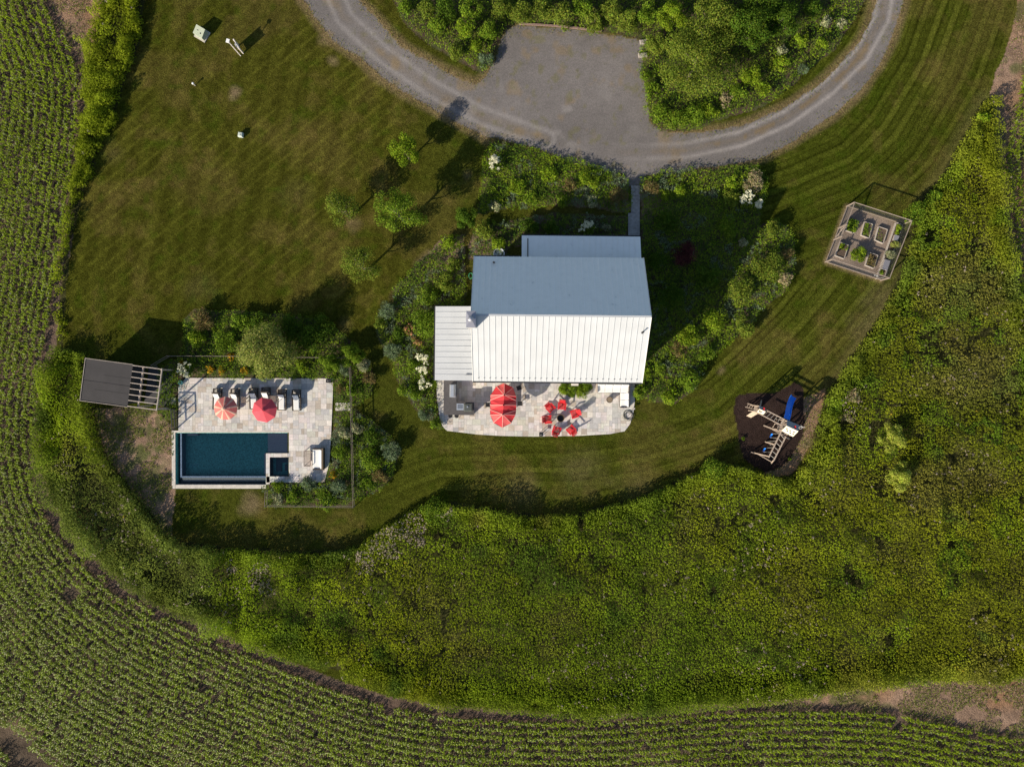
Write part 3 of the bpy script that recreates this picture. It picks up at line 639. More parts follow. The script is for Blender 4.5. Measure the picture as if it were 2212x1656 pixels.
def paving(name, polys, z, rot, seed, mod=.27, tone=(.56, .53, .50)):
    rng = np.random.default_rng(seed); V = []; F = []; C = []
    allp = [q for pl in polys for q in pl]; cr, sr = cos(rot), sin(rot)
    loc = [[(x*cr+y*sr, -x*sr+y*cr) for x, y in pl] for pl in polys]
    al = [q for pl in loc for q in pl]; x0 = min(q[0] for q in al); x1 = max(q[0] for q in al); y0 = min(q[1] for q in al); y1 = max(q[1] for q in al)
    nx = int((x1-x0)/mod)+2; ny = int((y1-y0)/mod)+2; used = np.zeros((nx+3, ny+3), bool)
    mb = MB(); cols = []
    for j in range(ny):
        for i in range(nx):
            if used[i, j]: continue
            for wx, wy in [[(2, 2), (3, 2), (2, 1), (1, 2), (1, 1)], [(3, 2), (2, 2), (1, 1)], [(2, 1), (1, 1)], [(1, 2), (1, 1)], [(2, 2), (1, 2), (1, 1)]][rng.integers(0, 5)]:
                if not used[i:i+wx, j:j+wy].any(): break
            used[i:i+wx, j:j+wy] = True; g = .006
            r = [(x0+i*mod+g, y0+j*mod+g), (x0+(i+wx)*mod-g, y0+j*mod+g), (x0+(i+wx)*mod-g, y0+(j+wy)*mod-g), (x0+i*mod+g, y0+(j+wy)*mod-g)]
            t = np.array(tone)*(1+rng.normal()*.085)*np.array([1+rng.normal()*.03, 1, 1+rng.normal()*.04])
            if rng.uniform() < .10: t = np.array([.44, .385, .33])*(.85+.3*rng.uniform())
            if rng.uniform() < .10: t = np.array([.42, .41, .41])*(.9+.3*rng.uniform())
            for pl in loc:
                c = clip_poly(r, pl)
                if len(c) >= 3:
                    mb.add([(x*cr-y*sr, x*sr+y*cr, z) for x, y in c], [tuple(range(len(c)))]); cols += [t]*len(c)
    mb.cur = 1
    for pl in polys:
        p2 = pl if sum(pl[k][0]*pl[(k+1) % len(pl)][1]-pl[(k+1) % len(pl)][0]*pl[k][1] for k in range(len(pl))) > 0 else pl[::-1]
        n = len(p2); vs = [(x, y, z-.005) for x, y in p2]+[(x, y, -.1) for x, y in p2]
        mb.add(vs, [tuple(range(n))]+[(n+i, n+(i+1) % n, (i+1) % n, i) for i in range(n)]); cols += [np.array(tone)*.8]*(2*n)
    o = mb.build(name, [M_TRAV, M_MORTAR]); me = o.data
    at = me.attributes.new('Col', 'FLOAT_COLOR', 'POINT'); c4 = np.ones((len(cols), 4), np.float32); c4[:, :3] = np.clip(cols, .02, .9); at.data.foreach_set('color', c4.ravel())
    return tag(o, kind='structure')
HROT = radians(-0.6)
HT = [(950,800),(943,826),(944,862),(950,903),(957,922),(966,930),(1032,938),(1085,941),(1149,942.5),(1249,941),(1317,937),(1349,931),(1361,915),(1368,890),(1371,866),(1371,800)]
paving('house_terrace', [PL(HT)], .07, HROT, 5)
TZ = .07
PT = [[(386,835),(402,816),(720,817),(719,860),(386,860)], [(386,860),(719,860),(716,930),(386,930)], [(624.5,930),(716,930),(712,1000),(701,1041.5),(624.5,1041.5)], [(576,1028.5),(624.5,1028.5),(624.5,1041.5),(576,1041.5)],
      [(575,978.5),(583,978.5),(583,1046),(575,1046)], [(583,978.5),(624.5,978.5),(624.5,987),(583,987)]]
paving('pool_terrace', [PL(q) for q in PT], .07, 0, 6, tone=(.56, .53, .50))
# ------------------------------------------------------------------ pool
def build_pool():
    t = thing('swimming_pool', 'dark blue swimming pool with a square spa and an overflow edge', 'swimming pool', P(500, 990))
    og = t.location
    stone = attr_mat('coping_stone', .75, grains=((2, .12), (9, .15)), bump=.2, bscale=18, bdist=.01)
    stone = mat('coping', (.54, .50, .45), .75, noise=.16, nscale=3, bump=.2)
    teal = mat('pool_plaster', (.105, .38, .33), .6, noise=.5, nscale=9); dk = mat('pool_tile', (.02, .035, .045), .4, noise=.4, nscale=25)  # noise in the teal colour imitates light rippling through the water
    ledge = mat('ledge_plaster', (.44, .40, .40), .6, noise=.3, nscale=14)
    glint = mat('glass_tile', (.12, .17, .25), .15, noise=.9, nscale=30, spec=1.0)
    def R(x0, y0, x1, y1, z0, z1, mb):
        a = P(x0, y1); b = P(x1, y0); mb.box(((a[0]+b[0])/2, (a[1]+b[1])/2, (z0+z1)/2), (b[0]-a[0], b[1]-a[1], z1-z0)); return mb
    c = MB()
    for q in ((372,929.5,379,1054.6), (379,1046.3,575,1054.6), (379,929.5,624.5,934)): R(*q, -.6, .07, c)
    c.build('coping', stone, t, og)
    b = MB()
    R(379,934,624.5,1046,-1.2,-.86,b)                       # floor
    R(379,934,380,1046,-1.75,-.03,b); R(380,934,624.5,935.2,-1.75,-.03,b); R(623,936,624.5,978,-1.75,-.03,b)
    R(574,988,575.2,1046,-1.75,-.03,b)
    b.build('basin', teal, t, og)
    s = MB(); R(577,935.2,623,978,-1.75,-.22,s); s.build('tanning_ledge', ledge, t, og)
    s = MB(); R(568,980,574,1024,-1.75,-.35,s); s.build('bench', ledge, t, og); s = MB(); R(402,935.2,424,941,-1.75,-.3,s); s.build('step', ledge, t, og)
    s = MB(); R(575.2,978,624.5,979,-1.75,-.02,s); s.build('divider_wall', dk, t, og)
    wv = MB(); R(389.5,935.4,392.5,1031,-1.75,-.012,wv); R(392.5,1028,574,1031,-1.75,-.012,wv); wv.build('overflow_wall', glint, t, og)
    ls = MB(); A = P(392.5,1031); B = P(574,1031); dy = MPP
    for k in range(5):
        ls.box(((A[0]+B[0])/2, A[1]-dy*(1.1+2*k), -.12-.07*k), (B[0]-A[0], dy*1.9, .05))
    ls.build('spillway', mat('spill_tile', (.10, .12, .13), .3, noise=.6, nscale=20), t, og)
    tr = MB(); R(380,935.2,389.5,1046,-.75,-.62,tr); R(389.5,1042.5,574,1046,-.75,-.62,tr); tr.build('trough', dk, t, og)
    sp = MB(); R(583,987,622.5,1028.3,-1.3,-1.1,sp); R(583,987,584,1028.3,-1.1,.0,sp); R(622,987,623.2,1028.3,-1.1,.0,sp); R(584,986.4,622,987.6,-1.1,.0,sp); R(584,1027.4,622,1028.6,-1.1,.0,sp)
    R(591,987.6,603,1020,-1.1,-.75,sp); R(603,987.6,622,1000,-1.1,-.55,sp); R(612,1005,622,1018,-1.1,-.45,sp)
    sp.build('spa', mat('spa_plaster', (.05, .085, .10), .5, noise=.3, nscale=9), t, og)
    for px, py in ((427,1003.6),(428,1025),(420,1004.5),(413,1005),(421,1026),(413,1026)):
        d = MB(); a = P(px, py, -.84); d.tube([(a[0]+.13*cos(k*pi/6), a[1]+.13*sin(k*pi/6), -.83) for k in range(12)], .022, 5, closed=True)
        d.build('drain_ring', mat('drain_white', (.25, .55, .55), .4), t, og)
    m = bpy.data.materials.new('pool_water'); m.use_nodes = True; n = m.node_tree; n.nodes.clear()
    o = n.nodes.new('ShaderNodeOutputMaterial'); gl = n.nodes.new('ShaderNodeBsdfGlossy'); gl.inputs['Roughness'].default_value = .08
    tp = n.nodes.new('ShaderNodeBsdfTransparent'); tp.inputs[0].default_value = (.90, .965, .98, 1)
    fr = n.nodes.new('ShaderNodeFresnel'); fr.inputs[0].default_value = 1.33; mx = n.nodes.new('ShaderNodeMixShader')
    nz = n.nodes.new('ShaderNodeTexNoise'); nz.inputs['Scale'].default_value = 5; tc = n.nodes.new('ShaderNodeTexCoord'); n.links.new(tc.outputs['Object'], nz.inputs['Vector'])
    bp = n.nodes.new('ShaderNodeBump'); bp.inputs['Strength'].default_value = .5; bp.inputs['Distance'].default_value = .04
    n.links.new(nz.outputs[0], bp.inputs['Height']); n.links.new(bp.outputs[0], gl.inputs['Normal']); n.links.new(bp.outputs[0], fr.inputs['Normal'])
    n.links.new(fr.outputs[0], mx.inputs[0]); n.links.new(tp.outputs[0], mx.inputs[1]); n.links.new(gl.outputs[0], mx.inputs[2]); n.links.new(mx.outputs[0], o.inputs[0])
    for nm, q, z in (('water', (392.6,935.3,574,1028), -.02), ('water', (574,935.3,622.9,977.9), -.02), ('spa_water', (584,987.7,622,1027.3), .015), ('trough_water', (380.1,935.3,389.4,1045.9), -.5)):
        a = P(q[0], q[3]); b_ = P(q[2], q[1]); v = MB().add([(a[0], a[1], z), (b_[0], a[1], z), (b_[0], b_[1], z), (a[0], b_[1], z)], [(0, 1, 2, 3)])
        v.build(nm, m, t, og)
build_pool()
# slab path, stepping stones
def slabs(name, rects, z, col, label=None):
    b = MB()
    for x0, y0, x1, y1 in rects:
        a = P(x0, y1); c = P(x1, y0); b.box(((a[0]+c[0])/2, (a[1]+c[1])/2, z/2-.02), (c[0]-a[0]-.015, c[1]-a[1]-.015, z+.04))
    return tag(b.build(name, mat(name+'_stone', col, .85, noise=.22, nscale=4, bump=.2)), kind='structure')
slabs('path', [(1363,401+k*7.4,1382,408.4+k*7.4) for k in range(8)]+[(1356.5,460.2+k*8,1382,468.2+k*8) for k in range(7)], .07, (.30, .29, .275))
for k in range(4):
    a = P(724.8+k*8+4, 1190/1.3562+.5); b = MB(); b.cushion((0, 0, .03), (.34, .78, .07), bev=.015)
    o = b.build('stepping_stone', mat('step_stone', (.50, .46, .42), .8, noise=.2, nscale=4)); o.location = (a[0], a[1], 0)
    tag(o, ['pale stepping stone touching the east edge of the pool terrace','second pale stepping stone east of the pool terrace','third pale stepping stone, just inside the pool fence gate','fourth pale stepping stone, right under the pool fence'][k], 'stepping stone', 'stepping stones east of the pool')
for k in range(3):
    a = P(352.5+k*11.5, 865.5); b = MB(); b.cushion((0, 0, .03), (.42, .66, .07), bev=.015)
    o = b.build('stepping_stone', MATS['step_stone']); o.location = (a[0], a[1], 0)
    tag(o, ['grey stepping stone nearest the open pergola','middle of the three grey stepping stones between pergola and pool','grey stepping stone nearest the west edge of the pool terrace'][k], 'stepping stone', 'stepping stones beside the pergola')

# ------------------------------------------------------------------ the house
def build_house():
    t = thing('house', 'large barn-like house with a pale standing seam metal roof', 'house', (-3.46, .27, 0), HROT)
    Wd, D, he, hr = 15.0, 11.06, 5.5, 9.35
    wall = mat('board_siding', (.42, .42, .41), .8, noise=.1, nscale=3); dark = mat('dark_trim', (.03, .032, .036), .5)
    roofm = mat('metal_roof', (.50, .52, .545), .45, metal=.05, noise=.05, nscale=.7, spec=.4)
    # north slope: lichen blotches, base colour lightened to offset the slope's shade
    rn = bpy.data.materials.new('metal_roof_weathered_brightened'); rn.use_nodes = True; n = rn.node_tree; b = n.nodes['Principled BSDF']
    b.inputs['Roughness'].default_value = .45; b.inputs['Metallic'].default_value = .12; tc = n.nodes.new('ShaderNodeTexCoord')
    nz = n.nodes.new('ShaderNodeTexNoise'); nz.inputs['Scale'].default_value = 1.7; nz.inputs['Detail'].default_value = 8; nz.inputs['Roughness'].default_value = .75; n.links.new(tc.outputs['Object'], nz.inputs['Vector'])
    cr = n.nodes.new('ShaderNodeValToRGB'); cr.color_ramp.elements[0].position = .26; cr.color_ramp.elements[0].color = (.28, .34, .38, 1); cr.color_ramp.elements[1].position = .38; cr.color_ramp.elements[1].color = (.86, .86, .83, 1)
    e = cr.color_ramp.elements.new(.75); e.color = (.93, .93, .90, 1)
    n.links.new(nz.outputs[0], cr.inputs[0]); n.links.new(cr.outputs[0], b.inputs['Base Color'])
    glass = mat('window_glass', (.03, .04, .05), .06, spec=.9); white = mat('white_trim', (.72, .72, .70), .5)
    # walls
    m = MB(); i = .45; zr = hr-.28
    pr = [(i, i), (i, D-i)]
    def gable(x, th):
        p = [(i, 0), (D-i, 0), (D-i, he+.05), (D/2, zr), (i, he+.05)]
        vs = [(x, y, z) for y, z in p]+[(x+th, y, z) for y, z in p]; k = 5
        m.add(vs, [tuple(range(k))[::-1], tuple(range(k, 2*k))]+[(a, (a+1) % k, k+(a+1) % k, k+a) for a in range(k)])
    gable(i, .2); gable(Wd-i-.2, .2)
    m.box((Wd/2, i+.1, he/2), (Wd-2*i-.4, .2, he)); m.box((Wd/2, D-i-.1, he/2), (Wd-2*i-.4, .2, he))
    m.build('wall', wall, t)
    def slope(name, corners, nribs, along, mt, guards=False, th=.10, trim=None):
        "corners: eave left, eave right, ridge right, ridge left"
        r = MB(); r.slab(corners, th); A, B, C_, D_ = (Vector(q) for q in corners)
        nrm = (B-A).cross(D_-A).normalized()
        for k in range(1, nribs):
            u = k/nribs; a = A.lerp(B, u)+nrm*.02; c = D_.lerp(C_, u)+nrm*.02
            r.cur = 1; r.bar(a, c, *((.036, .055) if mt is rn else (.02, .03)), up=nrm)
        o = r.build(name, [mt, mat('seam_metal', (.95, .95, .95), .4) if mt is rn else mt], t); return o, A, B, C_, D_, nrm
    NR = 30
    o, A, B, C_, D_, nrm = slope('roof', [(0, 0, he), (Wd, 0, he), (Wd, D/2-.002, hr), (0, D/2-.002, hr)], NR, 0, roofm)
    for k in range(1, NR):
        g = MB(); p = A.lerp(B, k/NR)+(D_-A)*.055+nrm*.05; g.box(tuple(p), (.085, .05, .05)); g.build('snow_guard', mat('guard_grey', (.12, .12, .13), .5), o)
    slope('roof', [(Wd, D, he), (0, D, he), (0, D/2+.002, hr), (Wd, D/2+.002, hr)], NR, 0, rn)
    rc = MB(); rc.box((Wd/2, D/2, hr+.02), (Wd+.03, .16, .035)); rc.build('ridge_cap', roofm, t)
    gt = MB(); gt.box((Wd/2, -.07, he-.1), (Wd+.02, .13, .12)); gt.build('gutter', dark, t); gt = MB(); gt.box((2.1, D+.06, he-.1), (4.2, .11, .12)); gt.build('gutter', dark, t)
    # rake trims
    for x in (-.03, Wd+.03):
        tr = MB()
        for y0, y1 in ((0, D/2), (D, D/2)): tr.bar((x, y0, he-.03), (x, y1, hr-.03), .05, .16)
        tr.build('rake_board', white, t)
    # west wing
    wx0, wx1, wy0, wy1 = -3.62, .28, .02, 6.78; h0, h1 = 3.5, 3.95
    ww = MB(); ww.box(((wx0+wx1)/2+.15, (wy0+wy1)/2, h0/2-.05), (wx1-wx0-.5, wy1-wy0-.6, h0-.1)); ww.build('wing_wall', wall, t)
    r = MB(); r.slab([(wx0, wy1, h0), (wx0, wy0, h0), (wx1, wy0, h1), (wx1, wy1, h1)], .12)
    for k in range(1, 13):
        y = wy0+(wy1-wy0)*k/13; r.bar((wx0, y, h0+.01), (wx1-.3, y, h1-.01), .02, .03)
    r.build('wing_roof', roofm, t)
    g2 = MB(); g2.box((wx0-.06, (wy0+wy1)/2, h0-.08), (.11, wy1-wy0+.02, .12)); g2.build('gutter', dark, t)
    vs_ = MB(); vs_.bar((wx1-1.05, .55, h1-.05), (wx1-.3, .55, h1+.0), .09, .08); vs_.build('roof_vent', mat('vent_grey', (.25, .26, .28), .5), t)
    # north lean-to
    lx0, lx1, ly1 = 4.22, 15.08, 13.36
    lw = MB(); lw.box(((lx0+lx1)/2, (D-.6+ly1-.35)/2, 1.6), (lx1-lx0-.5, ly1-.35-D+.6, 3.2)); lw.build('porch_wall', wall, t)
    r = MB(); r.slab([(lx1, ly1, 3.4), (lx0, ly1, 3.4), (lx0, D-.45, 4.25), (lx1, D-.45, 4.25)], .1)
    for k in range(1, 21): x = lx0+(lx1-lx0)*k/21; r.bar((x, ly1, 3.42), (x, D-.45, 4.27), .03, .045)
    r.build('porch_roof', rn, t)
    g = MB(); g.box(((lx0+lx1)/2, ly1+.06, 3.32), (lx1-lx0, .11, .11)); g.build('gutter', dark, t); g = MB(); g.bar((lx0+.55, ly1-.3, 3.50), (lx0+.55, D-.05, 4.2), .09, .08); g.build('downpipe', dark, t)
    # chimney
    chx, chy = .02, D/2-.42; c = MB(); c.box((chx, chy, 8.2), (.72, 1.28, 3.7)); 
    cp = MB(); top = 10.05; v = [(chx-.4, chy-.68, top), (chx+.4, chy-.68, top), (chx+.4, chy+.68, top), (chx-.4, chy+.68, top), (chx-.12, chy-.12, top+.09), (chx+.12, chy-.12, top+.09), (chx+.12, chy+.12, top+.09), (chx-.12, chy+.12, top+.09)]
    zinc = mat('zinc', (.42, .42, .47), .35, metal=.5)
    cp.add(v, [(0, 1, 5, 4), (1, 2, 6, 5), (2, 3, 7, 6), (3, 0, 4, 7), (4, 5, 6, 7), (3, 2, 1, 0)])
    co = c.build('chimney', mat('chimney_clad', (.40, .40, .42), .6, noise=.1), t); cp.build('chimney_cap', zinc, co)
    dm = MB(); dm.lathe([(.16, 0), (.16, .16), (.25, .17), (.22, .24), (.12, .31), (.01, .34)], 20, (chx, chy, top+.06)); dm.build('cowl', zinc, co)
    for q, ht in (((14.45, D/2-1.25), .45), ((1.75, D-.62), .3)):
        z = he+(hr-he)*(1-abs(q[1]-D/2)/(D/2)); p = MB(); p.lathe([(.05, -.1), (.05, ht), (.075, ht), (.075, ht+.06), (.0, ht+.07)], 10, (q[0], q[1], z)); p.lathe([(.14, -.12), (.05, .12)], 10, (q[0], q[1], z+.02), closed=False)
        p.build('vent_pipe', dark, t)
    # doors and windows (under the eaves)
    def win(x, z, wd, ht, door=False, y=None, face=-1, par=t):
        y = i if y is None else y
        f = MB(); th = .08
        for a, b_, c_, d_ in ((x-wd/2, z+ht/2, th, ht+th), (x+wd/2, z+ht/2, th, ht+th), (x, z, wd-th, th), (x, z+ht, wd-th, th)): f.box((a, y+face*.03, b_), (c_, .12, d_))
        o = f.build('door' if door else 'window', white, par)
        g = MB(); g.box((x, y+face*.012, z+ht/2), (wd-th, .03, ht-th)); g.build('pane', glass, o)
        if door: k = MB(); k.tube([(x+wd*.38, y+face*.1, z+1.0), (x+wd*.38, y+face*.1, z+1.15)], .015, 6); k.build('handle', zinc, o)
    for x in (2.2, 4.6, 7.0): win(x, .12, 2.0, 2.25, True)
    for x in (9.6, 11.6, 13.4): win(x, 1.0, 1.1, 1.5)
    for x in (2.2, 5, 8, 11, 13.4): win(x, 3.4, 1.1, 1.4)
    for x in (2.0,): win(x, 1.0, 1.2, 1.5, y=D-i, face=1)
    for x in (5.6, 8.2, 10.8): win(x, 1.0, 1.1, 1.4, y=ly1-.35, face=1)
    win(13.7, .1, 1.0, 2.15, True, y=ly1-.35, face=1)
    return t
build_house()

# ------------------------------------------------------------------ shed with open pergola
def build_shed():
    H = 2.75; pA = P(249.4/S_, 1049.4/S_, H); pB = P(471.7/S_, 1079.3/S_, H); pC = P(456.4/S_, 1200/S_, H); pD = P(235.6/S_, 1172.4/S_, H)
    ang = atan2(pB[1]-pA[1], pB[0]-pA[0]); L = hypot(pB[0]-pA[0], pB[1]-pA[1]); D = hypot(pD[0]-pA[0], pD[1]-pA[1])
    t = thing('pool_shed', 'dark pool shed with a flat charcoal roof and an open pergola bay', 'shed', (pD[0], pD[1], 0), ang)
    rub = mat('membrane_roof', (.041, .038, .040), .8, noise=.10, nscale=1.2, bump=.1); blk = mat('charcoal_board', (.035, .04, .05), .7); cedar = mat('weathered_cedar', (.42, .36, .31), .8, noise=.25, nscale=9)
    Ls = L*.62
    m = MB(); m.box((Ls/2, D-.22, 1.35), (Ls-.3, .12, 2.7)); m.box((Ls/2, .3, 1.35), (Ls-.3, .12, 2.7)); m.box((.3, D/2, 1.35), (.12, D-.64, 2.7)); m.box((Ls-.25, D/2, 1.35), (.1, D-.64, 2.7)); m.build('wall', blk, t)
    d = MB(); d.box((Ls*.5, .22, 1.05), (1.6, .05, 2.0)); o = d.build('door', cedar, t); k = MB(); k.tube([(Ls*.5+.6, .17, 1), (Ls*.5+.6, .17, 1.2)], .02, 6); k.build('handle', blk, o)
    r = MB(); r.box((Ls/2, D/2, H-.05), (Ls, D, .14)); r.box((Ls/2, D*.48, H+.03), (Ls-.1, .05, .02)); r.box((Ls*.62, D*.30, H+.025), (Ls*.7, .03, .012)); r.box((Ls*.7, D*.66, H+.025), (Ls*.55, .03, .012)); r.build('roof', rub, t)
    f = MB()
    for y in (-.02, D+.02): f.box((Ls/2, y, H-.03), (Ls, .04, .2))
    f.box((-.02, D/2, H-.03), (.04, D+.08, .2)); f.build('fascia', cedar, t)
    for kx in range(8):
        y = .06+(D-.12)*kx/7; b = MB(); b.box(((Ls+L)/2, y, H-.02), (L-Ls-.02, .07, .16)); b.build('rafter', cedar, t)
    b = MB(); b.box((L+.03, D/2, H-.02), (.07, D+.04, .18)); b.box((Ls+(L-Ls)*.33, D/2, H-.22), (.09, D-.1, .2)); b.build('beam', cedar, t)
    for x, y in ((L-.1, .12), (L-.1, D-.12), (Ls+(L-Ls)*.33, .12), (Ls+(L-Ls)*.33, D-.12)):
        b = MB(); b.box((x, y, (H-.12)/2), (.12, .12, H-.12)); b.build('post', cedar, t)
    fl = MB(); fl.box((Ls+(L-Ls)/2, D/2, .05), (L-Ls-.3, D-.5, .1)); fl.build('deck', mat('deck_grey', (.045, .045, .05), .8, noise=.3), t)
    return t
S_ = 1.3562
build_shed()

# ------------------------------------------------------------------ fences
def fence(name, label, pts, h, postmat, railmat, step=2.4, rails=(1.0, .55, .12), mesh_m=None, top=True, postw=.09, cat='fence', railw=.05):
    "pts: plan positions"
    t = thing(name, label, cat, (pts[0][0], pts[0][1], 0)); og = t.location
    posts = []
    for a, b in zip(pts[:-1], pts[1:]):
        L = hypot(b[0]-a[0], b[1]-a[1]); n = max(1, round(L/step))
        posts += [(a[0]+(b[0]-a[0])*k/n, a[1]+(b[1]-a[1])*k/n) for k in range(n)]
    posts.append(pts[-1])
    if posts[-1] == posts[0] or hypot(posts[-1][0]-posts[0][0], posts[-1][1]-posts[0][1]) < .01: posts.pop()
    for x, y in posts:
        b = MB(); b.box((x, y, h/2-.05), (postw, postw, h+.1)); b.build('post', postmat, t, og)
    r = MB()
    for a, b in zip(pts[:-1], pts[1:]):
        for q in rails: r.bar((*a, h*q), (*b, h*q), railw, .08)
    r.build('rail', railmat, t, og)
    if mesh_m:
        w_ = MB()
        for a, b in zip(pts[:-1], pts[1:]):
            L = hypot(b[0]-a[0], b[1]-a[1]); n = int(L/.1)
            for k in range(1, n):
                x, y = a[0]+(b[0]-a[0])*k/n, a[1]+(b[1]-a[1])*k/n; w_.box((x, y, h/2), (.004, .004, h-.05))
            for k in range(1, int(h/.1)): w_.bar((*a, k*.1), (*b, k*.1), .004)
        w_.build('wire_mesh', mesh_m, t, og)
    return t
weath = mat('weathered_wood', (.27, .22, .185), .85, noise=.2, nscale=8); wire = mat('galvanised_wire', (.10, .10, .10), .6)
ff = [P(x/S_, y/S_, 1.2)[:2] for x, y in ((441.5,1070),(488.3,1042.3),(680,1043),(850,1046),(1022,1048),(1025.7,1150),(1029,1300),(1033.5,1486),(775,1483),(777,1439))]
fence('pool_fence', 'thin weathered post and rail fence round the pool beds', ff, 1.2, mat('grey_brown_wood', (.19, .155, .13), .85, noise=.2), MATS['grey_brown_wood'], rails=(1.0, .5), railw=.03, postw=.07)
ff = [P(x/S_, y/S_, 1.2)[:2] for x, y in ((457,1199),(501,1199),(503,1256))]
fence('pool_gate_fence', 'short dark slatted fence and gate at the west corner of the pool terrace', ff, 1.2, mat('black_wood', (.03, .032, .036), .6), MATS['black_wood'], step=1.0, rails=(1, .5, .06), mesh_m=wire)
gx = [P((2400+a/6.37)/S_, (580+b/6.37)/S_)[:2] for a, b in ((515,158),(1555,492),(1150,1535),(112,1195),(515,158))]
gt_ = fence('garden_fence', 'square wood and wire fence enclosing the raised vegetable beds', gx, 1.6, weath, weath, step=4.2, rails=(1.0, .08), mesh_m=wire, postw=.11)

# ------------------------------------------------------------------ terrace furniture
wick = mat('dark_wicker', (.045, .035, .03), .75, noise=.35, nscale=40, bump=.3); canv = mat('white_canvas', (.74, .74, .73), .8)
redp = mat('red_paint', (.58, .022, .028), .45); steel = mat('stainless', (.62, .66, .72), .3, metal=.6)
teak = mat('grey_teak', (.25, .20, .17), .8, noise=.25, nscale=12); blk = mat('black_metal', (.02, .02, .022), .45)
def lounger(label):
    t = thing('sun_lounger', label, 'sun lounger', (0, 0, 0), 0, 'sun loungers on the pool terrace')
    f = MB(); f.box((-.38, 0, .25), (.09, 2.02, .18)); f.box((.38, 0, .25), (.09, 2.02, .18)); f.box((0, -.97, .25), (.67, .08, .18)); f.box((0, .97, .25), (.67, .08, .18))
    for y in (-.3, .3, .62, .8): f.box((0, y, .22), (.66, .05, .04))
    f.build('frame', wick, t)
    for x in (-.34, .34):
        for y in (-.92, .92): l = MB(); l.box((x, y, .085), (.06, .06, .17)); l.build('leg', wick, t)
    c = MB(); c.cushion((0, -.42, .34), (.54, 1.02, .10)); c.build('seat_cushion', canv, t)
    b = MB(); b.cushion((0, .30, .58), (.54, .60, .09), rx=radians(50)); b.build('back_cushion', canv, t)
    s = MB(); s.box((0, .40, .56), (.70, .72, .04), rx=radians(50)); s.box((0, .80, .33), (.70, .05, .05)); s.build('backrest', wick, t)
    return t
LL = [((472.5,861),-2,'sun lounger at the west end of the row, beside the striped parasol'),((510.5,861.5),-1,'second sun lounger from the west, just right of the striped parasol'),((551,860),1,'sun lounger half hidden under the left side of the plain red parasol'),((577,859),0,'sun lounger half hidden under the top right side of the plain red parasol'),((611.5,863),-1,'white cushioned lounger just right of the plain red parasol and its slatted table'),((642.8,864),1,'sun lounger at the east end of the row, standing clear of the parasols')]
base = lounger('x')
for k, ((x, y), rz, lb) in enumerate(LL):
    o = base if k == 0 else dup(base); p = P(x, y); o.location = (p[0], p[1], TZ); o.rotation_euler.z = radians(rz); o['label'] = lb
def parasol(x, y, r, h, mats_, label, striped):
    p = P(x, y, h-.2); t = thing('parasol', label, 'parasol', (p[0], p[1], TZ), radians(11), 'parasols on the pool terrace'); c = MB(); n = 9 if striped else 8
    for k in range(n):
        a0, a1 = 2*pi*k/n, 2*pi*(k+1)/n; am = (a0+a1)/2; rm = r*cos(pi/n)
        fr = [0, .16, .84, 1.0] if striped else [0, 1]
        A = Vector((r*cos(a0), r*sin(a0), h-.52)); B = Vector((r*cos(a1), r*sin(a1), h-.52)); T = Vector((0, 0, h))
        for j in range(len(fr)-1):
            c.cur = 1 if (striped and j != 1) else 0
            q0, q1 = A.lerp(B, fr[j]), A.lerp(B, fr[j+1]); m0, m1 = T.lerp(q0, .5), T.lerp(q1, .5)
            m0.z += .05*(1-abs(fr[j]-.5)*2*0)-.02; m1.z += .03
            c.add([T, m0, q0, q1, m1], [(0, 1, 4), (1, 2, 3, 4)])
            q2, q3 = q0+Vector((0, 0, -.10)), q1+Vector((0, 0, -.10)); c.add([q0, q2, q3, q1], [(0, 1, 2, 3)])
    c.build('canopy', mats_, t)
    v = MB(); v.lathe([(.20, .0), (.05, .08), (0, .09)], 8, (0, 0, h+.02)); v.build('vent_cap', mats_[-1], t)
    q = MB(); q.tube([(0, 0, 0), (0, 0, h-.02)], .025, 8); q.build('pole', teak, t)
    b = MB(); b.lathe([(.28, 0), (.28, .05), (.06, .09), (.04, .3)], 16); b.build('base', blk, t)
    for k in range(n):
        a = 2*pi*k/n; q = MB(); q.bar((.03*cos(a), .03*sin(a), h-.06), (r*.97*cos(a), r*.97*sin(a), h-.55), .02); q.build('rib', teak, t)
    return t
coral = mat('coral_cloth', (.62, .16, .14), .85, noise=.06); cream = mat('cream_cloth', (.68, .40, .30), .85); rose = mat('rose_cloth', (.62, .075, .10), .85, noise=.06)
parasol(484.8, 882, 1.12, 2.35, [coral, cream], 'coral and cream striped parasol on the pool terrace', True)
parasol(569.3, 885.4, 1.19, 2.45, [rose, rose], 'plain rose red octagonal parasol on the pool terrace', False)
def slat_table(x, y, w_, l, label, h=.42):
    p = P(x, y); t = thing('side_table', label, 'table', (p[0], p[1], TZ), 0); b = MB(); n = int(w_/.085)
    for k in range(n): b.box((-w_/2+.04+k*(w_-.08)/(n-1), 0, h), (.05, l-.06, .025))
    b.box((0, l/2, h), (w_, .05, .05)); b.box((0, -l/2, h), (w_, .05, .05)); b.build('table_top', teak, t)
    for i in (-1, 1):
        for j in (-1, 1): q = MB(); q.box((i*(w_/2-.05), j*(l/2-.05), h/2-.01), (.05, .05, h-.03)); q.build('leg', teak, t)
slat_table(530.5, 863, .5, .48, 'small slatted side table left of the two middle loungers'); slat_table(593.5, 861, .52, .5, 'small slatted side table left of the fifth lounger')
